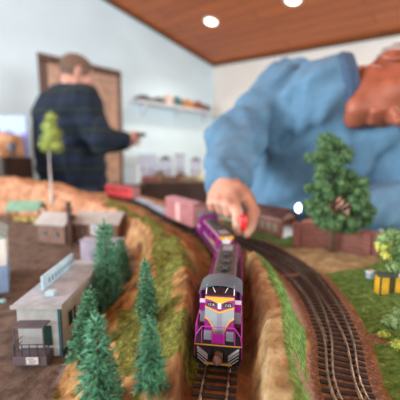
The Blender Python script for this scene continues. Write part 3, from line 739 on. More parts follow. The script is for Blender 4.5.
# flat roofed station: local x across the front, y back, z up
p0=at(18,352,TOWN)
W=.042; HT=.056; LN=.128
st=thing('model_station','long grey flat roofed model building with porch, green door and pale blue roof sign','model building',(p0[0]+.0065,p0[1]-.007,TOWN),math.radians(1))
body=MB().box(0,W,0,LN,0,HT-.003).build('walls',m_wallg,st,bevel=.0004)
rf=MB().box(-.003,W+.004,-.004,LN+.003,HT-.003,HT).build('roof',m_flat,st,bevel=.0004)
MB().box(-.0033,W+.0045,-.0045,-.004,HT-.0035,HT+.0006).box(W+.004,W+.0046,-.004,LN+.003,HT-.0035,HT+.0006).build('roof_edge',m_wallg,rf)
for x,y in ((W,0),(W,LN)): MB().box(x-.0015,x+.0012,y-.0012,y+.0015,0,HT-.003).build('corner_trim',m_teal,body)
MB().box(W,W+.0012,.0,LN,HT-.007,HT-.003).box(W,W+.001,0,LN,0,.004).build('side_trim',m_teal,body)
MB().box(.024,.0335,-.0008,0,.012,.033).build('door',m_dkgrn,st)
for y in (.020,.070,.105):
    wn=MB().box(W,W+.0012,y,y+.017,.021,.038).build('window',m_dkgrn,body); MB().box(W+.0010,W+.0016,y+.008,y+.009,.021,.038).box(W+.001,W+.0016,y-.001,y+.018,.0375,.039).box(W+.001,W+.0016,y-.001,y+.018,.0198,.021).build('window_bar',m_wallg,wn)
MB().box(W,W+.0012,.046,.060,.004,.036).build('side_door',m_wallg,body)
pr=MB().box(.002,.032,-.013,0,.0375,.0390).build('porch_roof',m_porch,st)
pd=MB().box(.002,.034,-.015,0,0,.0095).build('porch_deck',m_porch,st,bevel=.0004)
for x in (.003,.031): MB().box(x-.0006,x+.0006,-.0125,-.0113,.0095,.0375).build('porch_post',m_porch,pd)
mb=MB(); 
for z in (.0165,.0215): mb.tube([(.003,0,z),(.003,-.014,z),(.033,-.014,z),(.033,-.003,z)],.0005,6)
for x,y in ((.003,-.014),(.0105,-.014),(.018,-.014),(.0255,-.014),(.033,-.014),(.003,-.007),(.033,-.007)): mb.tube([(x,y,.0095),(x,y,.022)],.0005,6)
mb.build('porch_railing',mat('dark grey rail',(60,58,62),.6),pd)
sg=MB().box(.0150,.0265,-.0160,-.0152,.0025,.0095).build('porch_sign',m_paper,st)
mb=MB()
for k,(a,c) in enumerate(((.0165,.0225),(.0175,.0245),(.017,.0240))): mb.box(a,c,-.0162,-.0160,.0078-.002*k,.0084-.002*k)
mb.build('faded_line',m_ink,sg)
vb=MB().box(.021,.030,.016,.024,HT,HT+.005).build('roof_vent',m_signb,rf,bevel=.0005)
sb=MB().box(.0100,.0125,.030,.112,HT+.001,HT+.016).build('roof_sign',m_signb,rf)
mb=MB()
for k in range(9): mb.box(.0125,.0128,.042+k*.008,.046+k*.008,HT+.004,HT+.010)
mb.build('faded_lettering',mat('worn blue grey lettering',(120,150,164),.6),sb)
for y in (.040,.077,.114): MB().tube([(.010,y,HT),(.010,y,HT+.012)],.0006,6).tube([(.010,y,HT+.010),(.004,y,HT)],.0005,6).build('sign_strut',m_teal,sb)

def shack(name,label,c,W,D,H,rz,m_w,m_r,rise=.006,over=.004,windows=()):
    t=thing(name,label,'model building',(c[0],c[1],TOWN-.001),rz,'')
    b_=MB().prism([(-D/2,0),(D/2,0),(D/2,H),(0,H+rise),(-D/2,H)],-W/2,W/2,'x').build('walls',m_w,t)
    mb=MB(); th=.0022
    for s in (-1,1): mb.prism([(0,H+rise),(s*(D/2+over),H-rise*over/(D/2)),(s*(D/2+over),H-rise*over/(D/2)+th),(0,H+rise+th)],-W/2-over,W/2+over,'x')
    mb.build('roof',m_r,t)
    for (x,z,w,h) in windows: 
        wn=MB().box(x-w/2,x+w/2,-D/2-.001,-D/2,z,z+h).build('window',mat('dark shack window',(52,44,44),.4),b_); MB().box(x-.0006,x+.0006,-D/2-.0015,-D/2-.001,z,z+h).build('window_bar',m_paper,wn)
    return t
m_shr=mat('light grey shack roof',(176,168,160),.8,var=.06,scale=50)
q=at(56,244,TOWN)
s1=shack('model_shack','brown wooden shed with grey roof, left of the dark brown post',(q[0]-.006,q[1]+.03),.076,.050,.050,math.radians(-16),m_brn,m_shr,.020,.006,((-.02,.016,.012,.014),(.014,.016,.012,.014)))
q=at(98,243,TOWN); s2=shack('model_shack','long brown shed with grey roof and a small white sign on its wall',(q[0],q[1]+.035),.106,.062,.050,math.radians(-8),m_brn,m_shr,.020,.006,((-.034,.018,.012,.016),(.034,.018,.012,.016)))
MB().box(-.014,.010,-.0335,-.0318,.020,.048).build('white_sign',m_paper,s2,bevel=.001); MB().box(-.0065,.0025,-.0340,-.0335,.028,.042).build('sign_mark',mat('grey print',(176,176,186),.6),s2)
q=at(71,248,TOWN); pp=thing('timber_post','dark brown upright timber between the two grey roofed sheds','post',(q[0],q[1],TOWN)); MB().box(-.004,.004,-.004,.004,0,.105).build('post_shaft',m_dbrn,pp,bevel=.0008); MB().box(-.006,.006,-.006,.006,.085,.090).build('post_collar',m_dbrn,pp)
q=at(93,262,TOWN); wl=thing('white_shed','small pale lavender flat roofed shed behind the tallest fir','model building',(q[0],q[1]+.012,TOWN),math.radians(-4)); MB().box(-.024,.056,-.010,.014,0,.040).build('walls',mat('pale lavender card',(206,200,216),.7,var=.04,scale=40),wl,bevel=.0005); MB().box(-.0255,.0575,-.0115,.0155,.040,.042).build('roof',mat('lavender roof',(186,180,198),.7),wl); MB().box(-.006,.004,-.0106,-.010,0,.022).build('door',mat('lilac door',(176,168,192),.6),wl)
q=at(22,222,TOWN); gs=thing('green_roofed_shelter','small open shelter with a pale green roof at the foot of the hill','model building',(q[0]+.012,q[1]+.01,TOWN),math.radians(6))
for x in (-.046,.046):
    for y in (-.02,.03): MB().box(x-.003,x+.003,y-.003,y+.003,0,.042).build('post',m_brn,gs)
mb=MB().prism([(-.032,.038),(.005,.062),(.042,.038),(.042,.042),(.005,.067),(-.032,.042)],-.052,.048,'x'); mb.build('roof',mat('pale green roof',(132,178,150),.7,var=.08,scale=40),gs)
MB().box(-.05,.05,-.026,.036,-.001,.003).build('platform',m_brn,gs)
for k,(x,y) in enumerate(((-.026,-.008),(.0,-.010),(.026,-.006))):
    c=thing('hay_bale',('yellow bale at the left end under the green roof','yellow bale in the middle under the green roof','yellow bale at the right end under the green roof')[k],'bale',(gs.location.x+x,gs.location.y+y,TOWN+.003),0,'bales under the green roof'); MB().box(-.010,.010,-.008,.008,0,.016).build('bale_body',mat('straw yellow',(222,200,110),.8,var=.1,scale=120),c,bevel=.002); MB().box(-.004,-.003,-.0084,.0084,0,.0164).box(.003,.004,-.0084,.0084,0,.0164).build('twine',m_brn,c)
# white and blue building cut by the left edge
q=at(9,292,TOWN); lb=thing('model_house','white over blue model house with a grey green roof, cut by the left edge','model building',(q[0],q[1],TOWN),math.radians(31))
MB().box(-.075,0,0,.10,0,.042).build('lower_wall',mat('pale blue lower wall',(146,176,212),.6,var=.05,scale=60),lb); MB().box(-.075,0,0,.10,.042,.084).build('upper_wall',mat('cream white upper wall',(236,232,222),.7,var=.03,scale=60),lb)
MB().prism([(-.079,.083),(.003,.083),(-.004,.088),(-.038,.108),(-.079,.088)],-.004,.104,'y').build('roof',mat('grey green roof',(150,166,160),.75,var=.08,scale=60),lb)
MB().box(-.03,-.014,-.0008,0,.002,.034).build('door',m_teal,lb)
q=at(6,302,TOWN); tr_=thing('teal_pole','thin teal pole lying on the brown ground at the left edge','pole',(q[0]-.03,q[1]-.002,TOWN+.004),math.radians(-6)); MB().tube([(-.02,0,0),(.034,0,0)],.0022,8).build('pole_shaft',mat('pale teal',(150,190,186),.6),tr_)
for x in(-.018,.03): MB().ball((x,0,0),.0034,8,6).build('pole_knob',mat('pale teal',(0,0,0)),tr_)

# red brown gabled hall beyond the right hand tracks
m_red=mat('red brown board wall',(132,82,66),.75,var=.12,scale=90); m_redr=mat('dark brown red roof',(104,66,58),.75,var=.12,scale=60)
c=at(281,238,0); d=at(240,226,0); v=Vector((d[0]-c[0],d[1]-c[1],0)); hall=thing('model_hall','red brown gabled hall with small windows beside the big hand','model building',(c[0],c[1],-.004),math.atan2(v.y,v.x)+math.pi)
LH=.12; DH=.044; EH=.044
hw=MB().prism([(0,0),(DH,0),(DH,EH),(DH/2,EH+.014),(0,EH)],-LH,0,'x').build('walls',m_red,hall)
mb=MB()
for s in (0,1):
    y0,y1=(-.004,DH/2) if s==0 else (DH+.004,DH/2); mb.prism([(y0,EH-.002),(y1,EH+.0145),(y1,EH+.017),(y0,EH+.0005)],-LH-.003,.003,'x')
mb.build('roof',m_redr,hall)
MB().box(-LH,0,-.0012,0,EH-.006,EH-.003).build('fascia_strip',mat('pale brown strip',(176,132,112),.7),hw)
for k in range(6):
    x=-.012-k*.0185; wn=MB().box(x-.010,x,-.001,0,.014,.030).build('window',mat('greenish pane',(150,146,124),.3),hw); MB().box(x-.0055,x-.0045,-.0014,-.001,.014,.030).build('window_bar',m_red,wn)
MB().box(0,.0008,.006,DH-.006,0,.028).build('end_door',mat('pale grey end panel',(214,208,208),.6),hw); MB().prism([(.004,EH-.002),(DH-.004,EH-.002),(DH/2,EH+.011)],0,.0008,'x').build('gable_panel',mat('pale pink gable',(202,168,156),.7),hw)

# low brick wall along the back of the meadow
m_brick=bpy.data.materials.new('small red brick'); m_brick.use_nodes=True; nt=m_brick.node_tree; b=nt.nodes['Principled BSDF']; b.inputs['Roughness'].default_value=.85
tc=nt.nodes.new('ShaderNodeTexCoord'); sp=nt.nodes.new('ShaderNodeSeparateXYZ'); cb=nt.nodes.new('ShaderNodeCombineXYZ'); nt.links.new(tc.outputs['Object'],sp.inputs[0]); nt.links.new(sp.outputs['X'],cb.inputs['X']); nt.links.new(sp.outputs['Z'],cb.inputs['Y'])
br=nt.nodes.new('ShaderNodeTexBrick'); br.inputs['Scale'].default_value=1; br.inputs['Brick Width'].default_value=.009; br.inputs['Row Height'].default_value=.0032; br.inputs['Mortar Size'].default_value=.0003
br.inputs['Color1'].default_value=lin((146,84,68)); br.inputs['Color2'].default_value=lin((118,66,54)); br.inputs['Mortar'].default_value=lin((150,110,96)); nt.links.new(cb.outputs[0],br.inputs['Vector']); nt.links.new(br.outputs['Color'],b.inputs['Base Color'])
a=Vector((*at(292,244,0),0)); c2=Vector((*at(415,264,0),0)); d=c2-a
bw=thing('brick_wall','low red brick wall along the back of the green meadow behind the leafy tree','brick wall',(a.x,a.y,-.008),math.atan2(d.y,d.x)); LW=d.length
MB().box(0,LW,0,.008,0,.046).build('brick_face',m_brick,bw); MB().box(-.001,LW+.001,-.001,.009,.046,.049).build('coping',mat('red brown coping',(150,86,74),.8,var=.1,scale=60),bw)
for k in range(4): x=.01+k*(LW-.02)/3; MB().box(x-.006,x+.006,-.003,0,0,.046).build('pier',m_brick,bw)

# yellow and green crates at the right edge
m_cy=mat('yellow crate side',(234,176,34),.6,var=.06,scale=100); m_cg=mat('dark green batten',(36,58,42),.6)
q=at(379,302,-.004); w_=.0105
for k in range(3):
    c=thing('yellow_crate',('first yellow crate with dark green battens, nearest the tracks','middle yellow crate with dark green battens, under the flowering bush','last yellow crate with dark green battens, at the right edge')[k],'crate',(q[0]+.006+k*.0145,q[1]+.006-k*.001,-.005),math.radians(-4),'yellow crates at the right edge')
    MB().box(-.006,.006,-.006,.006,0,.030).build('crate_body',m_cy,c,bevel=.0005)
    [MB().box(s*.0052-.0009,s*.0052+.0009,y-.0004,y+.0004,0,.031).build('batten',m_cg,c) for s in (-1,1) for y in (-.0064,.0064)]
    MB().box(-.0075,.0075,-.007,.007,.030,.0318).build('crate_lid',mat('dark grey green lid',(74,84,70),.7),c)
q=land_hit(386,262); 
def rock(name,label,c,r,m_,seed):
    o=MB().ball((0,0,0),r,18,12).build(name,m_,None,True); rr=random.Random(seed)
    for v in o.data.vertices:
        k=1+.22*math.sin(v.co.x*160+seed)*math.cos(v.co.z*190+seed*2)+.1*rr.random(); v.co*=k
    place(o,c); return tag(o,label,'rock')
m_rock=mat('grey tan rock',(170,150,136),.9,var=.15,scale=150,bump=.4)
rock('boulder','round grey tan boulder on the yellow crates under the flowering bush',(at(388,270,.028)[0],.304,.0335),(.0075,.006,.0058),m_rock,3)
q=land_hit(371,278); bx_=thing('blue_crate','tiny pale blue box on the grass left of the yellow crates','box',(q[0],q[1],q[2]-.0005),.3); MB().box(-.005,.005,-.004,.004,0,.008).build('box_body',mat('pale blue box',(168,184,204),.6),bx_,bevel=.0006); MB().box(-.0055,.0055,-.0045,.0045,.008,.0095).build('box_lid',m_paper,bx_)

# ------------------------------------------------------------------ trees
def needle(vs,fs,p,d,L,w):
    d=Vector(d).normalized(); a=d.cross(Vector((.3,.5,.8))).normalized(); b_=d.cross(a); n=len(vs)
    for k in range(3):
        q=k*2.094; vs.append(p+(a*math.cos(q)+b_*math.sin(q))*w+d*L*.25)
    vs.append(p+d*L); vs.append(p)
    fs+= [(n,n+1,n+3),(n+1,n+2,n+3),(n+2,n,n+3),(n+1,n,n+4),(n+2,n+1,n+4),(n,n+2,n+4)]
m_fir=mat('blue green needles',(34,88,64),.7,rgb2=(120,184,142),scale=260); m_fir2=mat('deep green needles',(28,78,54),.7,rgb2=(108,172,128),scale=260); m_bark=mat('brown bark',(92,70,52),.9,var=.2,scale=200)
def conifer(label,base,top,Rw,m_,seed):
    H=(top-base).length; rr=random.Random(seed)
    t=thing('fir_tree',label,'tree',base,0,'fir trees on the hillside')
    lean=(top-base); lean=Vector((lean.x,lean.y,lean.z))
    MB().tube([(0,0,-.003),tuple(lean*.5),tuple(lean*.97)],[H*.022,H*.014,H*.005],8).build('trunk',m_bark,t)
    vs=[];fs=[]; lv=int(14); 
    for i in range(lv):
        u=.06+.92*i/lv; c=lean*u; r=Rw*(1-u)**.85+Rw*.06; nb=8 if u<.7 else 6
        for k in range(nb):
            a=2*math.pi*(k+.5*(i%2)+rr.uniform(-.25,.25))/nb; ln=r*rr.uniform(.78,1.12); d=Vector((math.cos(a),math.sin(a),rr.uniform(-.38,-.02)+.55*u))
            m=max(4,int(8*ln/Rw)+2)
            for j in range(m):
                f=(j+.4)/m; p=c+d*(ln*f*.88); 
                for q in range(3):
                    s=rr.choice((-1,1)); dd=d.normalized()*.9+Vector((-d.y,d.x,0))*s*rr.uniform(.2,1.0)+Vector((0,0,rr.uniform(-.7,.75)))
                    needle(vs,fs,p,dd,Rw*.36*rr.uniform(.7,1.3),Rw*.036)
    for q in range(14): needle(vs,fs,lean*rr.uniform(.9,.99),Vector((rr.uniform(-.5,.5),rr.uniform(-.5,.5),1)),Rw*.3,Rw*.035)
    link_mesh('foliage',vs,fs,m_,t); return t
def fir(label,bx_,by,tx,ty,wpx,m_,seed,base=None):
    b_=Vector(base if base else land_hit(bx_,by)); tp=atd(tx,ty,b_.y); b_.z-=.001
    return conifer(label,b_,tp,wpx*.5*b_.y/FPX*1.02,m_,seed)
fir('small fir standing alone nearest the front of the locomotive',151,387,149,318,42,m_fir2,1)
fir('slim fir higher on the hillside, behind the fir nearest the locomotive',148,317,145,259,27,m_fir2,2)
fir('tall slim fir beside the rear end of the grey flat roofed building',109,303,104,221,40,m_fir,3)
fir('short fir half hidden just right of the tall slim fir',123,280,120,238,22,m_fir2,4)
fir('medium fir between the grey building and the big blurred fir',83,358,90,288,38,m_fir2,5)
bb=land_hit(103,418); fir('big blurred fir nearest the viewer at the bottom edge',0,0,95,314,58,m_fir,6,base=bb)

m_leafA=mat('mid green foam leaves',(44,78,40),.8,rgb2=(118,154,98),scale=160); m_leafB=mat('yellow green foam leaves',(150,174,66),.8,rgb2=(200,206,98),scale=130); m_leafC=mat('sage green foam leaves',(110,142,88),.8,rgb2=(152,176,112),scale=130); m_flow=mat('yellow blossom',(196,198,72),.8,rgb2=(220,216,120),scale=200)
def clumps(cs,seed,leaf,dens=1.0):
    """foam foliage: lumpy balls covered with small folded leaves"""
    rr=random.Random(seed); mb=MB()
    for c,r in cs:
        n=len(mb.v); mb.ball(c,r*.70,10,7)
        for i in range(n,len(mb.v)):
            v=Vector(mb.v[i]); mb.v[i]=tuple(Vector(c)+(v-Vector(c))*rr.uniform(.8,1.15))
        k=int(dens*260*(r/.012)**1.4*(.0028/leaf)**1.2)
        for _ in range(k):
            d=Vector((rr.gauss(0,1),rr.gauss(0,1),rr.gauss(0,1))).normalized(); p=Vector(c)+d*r*rr.uniform(.70,1.30)
            a=d.cross(Vector((rr.random(),rr.random(),rr.random()))).normalized(); b_=d.cross(a); a=(a+d*rr.uniform(-.3,.6)).normalized(); L=leaf*rr.uniform(.6,1.3)
            mb.add([p-a*L*.5,p+b_*L*.32+d*L*.12,p+a*L*.6,p-b_*L*.32+d*L*.12],[(0,1,2),(0,2,3)])
    return mb
def leafy(name,label,base,H,trunk_r,cs,m_,seed,leaf=.003,cat='tree',m_t=None,dens=1.):
    t=thing(name,label,cat,base)
    mb=MB().tube([(0,0,-.003),(.001,0,H*.3),(0,0,H*.6),(0,0,H*.85)],[trunk_r,trunk_r*.8,trunk_r*.5,trunk_r*.2],9)
    for c,r in cs[::7]: 
        c=Vector(c); z=max(H*.22,c.z*.65); mb.tube([(0,0,z),tuple(c*.5+Vector((0,0,z*.5+c.z*.0))),tuple(c)],[trunk_r*.4,trunk_r*.28,trunk_r*.12],6)
    mb.build('trunk',m_t or m_bark,t); clumps(cs,seed,leaf,dens).build('foliage',m_,t,fix=False); return t
def px_clumps(base,spots,rr,dy):           # spots: (px,py,rpx) around the trunk, with depth of their own
    out=[]
    for px,py,r in spots:
        for q in range(2):
            y=base[1]+rr.uniform(-dy,dy); p=atd(px+rr.uniform(-2,2),py+rr.uniform(-2,2),y); out.append((tuple(p-Vector(base)),r*y/FPX))
    return out
rr=random.Random(5); bt_=land_hit(331,252)
sp=[(330,141,7),(322,152,7),(335,150,8),(329,160,9),(318,167,8),(340,162,8),(330,173,10),(316,182,8),(343,176,8),(353,182,9),(362,190,8),(322,192,9),(338,184,8),(350,196,9),(365,202,8),(316,203,8),(321,210,8),(357,214,9),(345,222,8),(322,220,7),(331,224,8),(366,214,6),(352,228,6)]
leafy('leafy_tree','tall bushy green tree on the sandy patch, in front of the blue sweatshirt',bt_,.18,.0042,px_clumps(bt_,[(x+rr.uniform(-1,1)*r,y+rr.uniform(-1,1)*r,r*rr.uniform(.5,.78)) for x,y,r in sp for _ in range(5)],rr,.034),m_leafA,8,.0036,dens=1.0)
b2=land_hit(366,253); leafy('small_bush','tiny dark green bush on the sandy patch right of the tall leafy tree',b2,.012,.001,[((0,0,.006),.007),((.006,.002,.005),.006),((-.005,0,.005),.005)],m_leafC,9,.0025,'bush')
# flowering bush over the crates, and low bushes at the right edge
b3=Vector((.225,.345,-.004)); sp=[(384,240,6),(392,236,7),(399,246,8),(390,250,6),(404,238,9),(397,258,7),(408,252,9),(404,266,8),(394,268,6),(412,270,9)]
fb=leafy('flowering_tree','small sage green tree with yellow blossom rising behind the yellow crates',b3,.066,.0024,px_clumps(b3,sp,rr,.012),m_leafC,10,.0030,dens=.9)
clumps(px_clumps(b3,[(384,248,6),(381,244,3.5),(388,243,4),(386,254,4),(400,240,4)],rr,.010),12,.0030,1.).build('blossom',m_flow,fb,fix=False)
for k,(x,y,r,lab,m_) in enumerate(((392,322,9,'rounded sage bush on the meadow below the yellow crates',m_leafC),(384,335,5,'small pale yellow bush left of the rounded sage bush',m_leafB),(399,345,7,'low yellow green bush at the right edge under the rounded sage bush',m_leafB),(402,312,9,'sage bush at the right edge directly under the last yellow crate',m_leafC))):
    b_=land_hit(x,y+r*.6); s=b_[1]/FPX
    leafy('meadow_bush',lab,b_,r*s,.0008,[((0,0,r*s*.7),r*s*.75),((r*s*.6,0,r*s*.5),r*s*.6),((-r*s*.6,r*s*.2,r*s*.5),r*s*.55),((0,-r*s*.4,r*s*.4),r*s*.5)],m_,20+k,.0026,'bush')['group']='bushes on the meadow'
# pale tree on a white stick behind the town
q=land_hit(52,203); pb=Vector((q[0],q[1],q[2])); sp=[(52,119,5),(49,127,6),(54,133,6),(51,140,7),(46,145,6),(56,147,6),(52,134,6)]
leafy('stick_tree','pale yellow green tree on a bare white stick in front of the man in plaid',pb,.20,.0052,px_clumps(pb,sp,rr,.012),mat('pale olive foam',(160,174,84),.85,rgb2=(190,202,110),scale=90),14,.006,m_t=mat('white stick',(214,206,200),.7),dens=.7)

# ------------------------------------------------------------------ turf fibres
def turf(name,N,region,m_,hgt,seed,label):
    g=np.random.default_rng(seed); x=g.uniform(region[0],region[1],N); y=g.uniform(region[2],region[3],N)
    G,sd,mu,di,ba,pa=fields(x,y); z=height(x,y); dq=np.minimum(seg(x,y,[tuple(p) for p in MAINC[::4]])[0],np.minimum(seg(x,y,[tuple(p) for p in INC[::4]])[0],seg(x,y,[tuple(p) for p in OUC[::4]])[0])); ok=(dq>.0185)&(G*(1-sd)*(1-ba)>.5)&inside(x,y,OUTLINE)
    x,y,z=x[ok],y[ok],z[ok]; n=len(x); a=g.uniform(0,6.283,n); L=hgt*g.uniform(.4,1.2,n); w=.00035; tx,ty=g.normal(0,.5,n)*L,g.normal(0,.5,n)*L
    v=np.stack([np.stack([x+np.cos(a)*w,y+np.sin(a)*w,z-.0004],1),np.stack([x-np.cos(a)*w,y-np.sin(a)*w,z-.0004],1),np.stack([x+tx,y+ty,z+L],1)],1).reshape(-1,3)
    f=np.arange(3*n).reshape(-1,3); o=link_mesh(name,v,f,m_); o.location=(0,0,Z0); o['kind']='stuff'; o['label']=label; o['category']='grass'; return o
m_turf=mat('meadow fibre',(80,108,38),.8,rgb2=(150,164,90),scale=60); m_moss=mat('moss fibre',(84,88,20),.8,rgb2=(132,130,46),scale=60)
turf('static_grass',26000,(.05,.45,.10,.62),m_turf,.0022,3,'short green fibres on the meadow and along the ridge right of the tracks')
turf('moss_grass',16000,(-.30,.02,.12,.95),m_moss,.0018,4,'olive moss fibres on the hill left of the locomotives')
# ------------------------------------------------------------------ people
m_skin=mat('warm skin',(163,88,63),.5,var=.06,scale=30); m_skin.node_tree.nodes['Principled BSDF'].inputs['Subsurface Weight'].default_value=.12
m_skin.node_tree.nodes['Principled BSDF'].inputs['Subsurface Radius'].default_value=(.012,.004,.002)
m_skin2=mat('pale hand skin',(206,150,124),.5,var=.05,scale=30)
def on(v): return np.array(v,float)
def head_items(H,R,F,U,sc_=1.,chin=1.):
    """an adult head in its own frame: R right, F forward, U up"""
    Rm=np.stack([R,F,U],1)*1.0
    def W(r,f,u): return H+(R*r+F*f+U*u)*sc_
    E=lambda c,r,k: (ellip(W(*c),np.array(r)*sc_,Rm),k); Cp=lambda a,b,ra,rb,k:(capsule(W(*a),W(*b),ra*sc_,rb*sc_),k)
    it=[E((0,-.014,.036),(.077,.098,.086),0),E((0,.022,-.030),(.062,.070,.082),.02),Cp((-.012,.066,-.098),(.012,.066,-.098),.019,.019,.02)]
    for s in (-1,1):
        it+=[Cp((s*.056,-.006,-.05),(s*.022,.056,-.092),.015,.016,.02),E((s*.040,.060,-.018),(.024,.022,.022),.018),Cp((s*.012,.086,.034),(s*.046,.070,.034),.010,.008,.012)]
        it+=[(ellip(W(s*.032,.100,.014),np.array((.018,.017,.010))*sc_,Rm),-.006)]
    it+=[Cp((0,.088,.018),(0,.113,-.024),.0085,.0125,.010),Cp((-.012,.098,-.029),(.012,.098,-.029),.008,.008,.006)]
    it+=[Cp((-.019,.086,-.054),(.019,.086,-.054),.0065,.0065,.006),Cp((-.016,.086,-.066),(.016,.086,-.066),.0072,.0072,.006)]
    for s in (-1,1):
        it+=[E((s*.082,-.012,.004),(.010,.022,.035),.004),E((s*.084,-.005,.006),(.006,.010,.018),-.005)]
    return it,W,Rm
def orth(F,U):
    F=on(F); F/=np.linalg.norm(F); U=on(U); U=U-F*(U@F); U/=np.linalg.norm(U); return np.cross(F,U),F,U
def fingers(it,chains,k=.006):
    for pts,rad in chains:
        for i in range(len(pts)-1): it.append((capsule(pts[i],pts[i+1],rad[i],rad[i+1]),k if i==0 else .003))
def face_extras(p,W,Rm,R,F,U,eye_col,hair_m,lid=True):
    for s in (-1,1):
        c=Vector(W(s*.031,.0715,.014))+Vector((0,0,Z0))-p.location
        e=MB().ball(tuple(c),.0118,14,10).build('eye',mat('eye white',(230,226,220),.2),p,True)
        c2=c+Vector(F)*.0098; MB().ball(tuple(c2),.0052,10,8).build('iris',eye_col,e,True)
def glasses(p,W,m_):
    g=MB(); off=Vector((0,0,Z0))-p.location
    for s in (-1,1):
        ring=[Vector(W(s*.034+.024*math.cos(a),.102-.010*abs(math.cos(a))*(1 if math.cos(a)*s>0 else .2),.012+.018*math.sin(a)))+off for a in [2*math.pi*i/20 for i in range(20)]]
        g.tube(ring,.0013,6,close=True)
        g.tube([Vector(W(s*.058,.094,.016))+off,Vector(W(s*.077,.06,.020))+off,Vector(W(s*.084,-.005,.030))+off,Vector(W(s*.084,-.028,.012))+off],.0014,6)
    g.tube([Vector(W(-.011,.110,.014))+off,Vector(W(0,.113,.018))+off,Vector(W(.011,.110,.014))+off],.0013,6)
    return g.build('glasses',m_,p,True)

# --- the man in the blue sweatshirt, bending over the layout
pm=thing('person','man in a blue sweatshirt bending over the layout, reaching to the locomotives','person',(.36,.98,-Z0))
R,F,U=orth((.02,-.74,-.67),(.93,.02,.28)); H=on(atd(388,91,.705))
hi,W1,Rm=head_items(H,R,F,U,.94)
N=on(W1(0,-.03,-.055))+on((-.042,.016,-.008)); SR=on((.235,.885,.345)); ER=on((.083,.765,.198)); WRr=on((.058,.605,.112)); SL=on((.515,.74,.262)); EL=on((.53,.70,.055)); WLl=on((.311,.625,.052))
chest=on((.375,.885,.20)); belly=on((.355,.965,.0)); pel=on((.35,1.01,-.13))
torso=[(capsule(chest,belly,.155,.165),0),(capsule(SR+(.02,.01,-.02),SL+(-.03,.02,-.02),.075,.075),.09),(capsule(belly,pel,.16,.15),.08),(capsule(N+(0,.05,-.02),chest,.060,.13),.05)]
armR=[(capsule(SR,ER,.062,.046),.05),(capsule(ER,WRr,.045,.028),.02)]; armL=[(capsule(SL,EL,.060,.046),.05),(capsule(EL,WLl,.045,.028),.02)]
legs=[]
for s,(hx,hy) in ((-1,(.27,1.02)),(1,(.43,1.02))):
    legs+=[(capsule((hx,hy,-.16),(hx-.01,hy-.01,-.50),.085,.058),.04),(capsule((hx-.01,hy-.01,-.50),(hx,hy+.03,-.86),.056,.038),.02),(capsule((hx,hy+.04,-.885),(hx+s*.02,hy-.14,-.905),.036,.026),.02)]
body=list(torso)+armR+armL+legs+[(capsule(W1(0,-.032,-.050),N,.050,.060),.03)]
hb=union(hi)
# right hand over the second locomotive
palm=[(capsule(WRr,(.052,.575,.098),.026,.024),.02),(capsule((.070,.556,.092),(.036,.588,.095),.017,.015),.012),(capsule((.060,.526,.083),(.024,.566,.085),.0120,.0110),.012),(capsule((.060,.545,.090),(.034,.572,.091),.0150,.0140),.010),(capsule((.076,.562,.096),(.088,.545,.084),.016,.0125),.010)]
fr=[]; fingers(fr,[([(.060,.526,.083),(.0615,.497,.070),(.0620,.488,.050),(.0625,.492,.036)],[.0108,.0094,.0084,.0074]),([(.047,.538,.086),(.047,.508,.079),(.049,.513,.064),(.052,.524,.060)],[.0108,.0094,.0084,.0076]),([(.035,.551,.087),(.033,.522,.081),(.036,.528,.067),(.039,.540,.065)],[.0104,.0090,.0081,.0073]),([(.023,.566,.085),(.020,.543,.079),(.023,.547,.067),(.026,.556,.066)],[.0094,.0082,.0074,.0067]),([(.086,.548,.086),(.0945,.522,.065),(.0840,.501,.043),(.0765,.494,.033)],[.0125,.0112,.0100,.0086])],.004)
# left hand closed round a penlight
palmL=[(capsule(WLl,(.278,.606,.056),.026,.024),.02),(capsule((.278,.606,.056),(.256,.596,.066),.022,.018),.02)]
fl=[]; fingers(fl,[([(.270,.592,.072),(.262,.572,.078),(.248,.570,.066)],[.0110,.0100,.0090]),([(.260,.590,.074),(.250,.570,.080),(.236,.570,.068)],[.0110,.0100,.0090]),([(.254,.592,.060),(.242,.574,.056),(.232,.580,.050)],[.0105,.0095,.0085]),([(.258,.596,.050),(.248,.582,.044),(.238,.586,.040)],[.0095,.0085,.0075]),([(.274,.596,.045),(.238,.590,.034),(.208,.584,.030)],[.0135,.0115,.0095])])
itms=body+[(hb,.012)]+palm+fr+palmL+fl
bodyf=union(itms)
bo=sdf_obj('body',bodyf,(-.03,.40,-.945),(.66,1.30,.47),.0042,m_skin,pm,2)
def skin_zones(o,p,zones,m_):                               # paler skin on the hands
    o.data.materials.append(m_)
    for pg in o.data.polygons:
        c=np.array(pg.center)+np.array(p.location)-(0,0,Z0)
        if any(np.linalg.norm(c-z)<r for z,r in zones): pg.material_index=1
def nails(p,lst):
    for c,d in lst: MB().ball(c,(.0045,.0035,.0050),8,6).build('nail',mat('finger nail',(236,190,176),.35),p,True)
skin_zones(bo,pm,[(WRr+(0,-.05,-.03),.13),(WLl+(-.05,-.03,0),.13)],m_skin2)
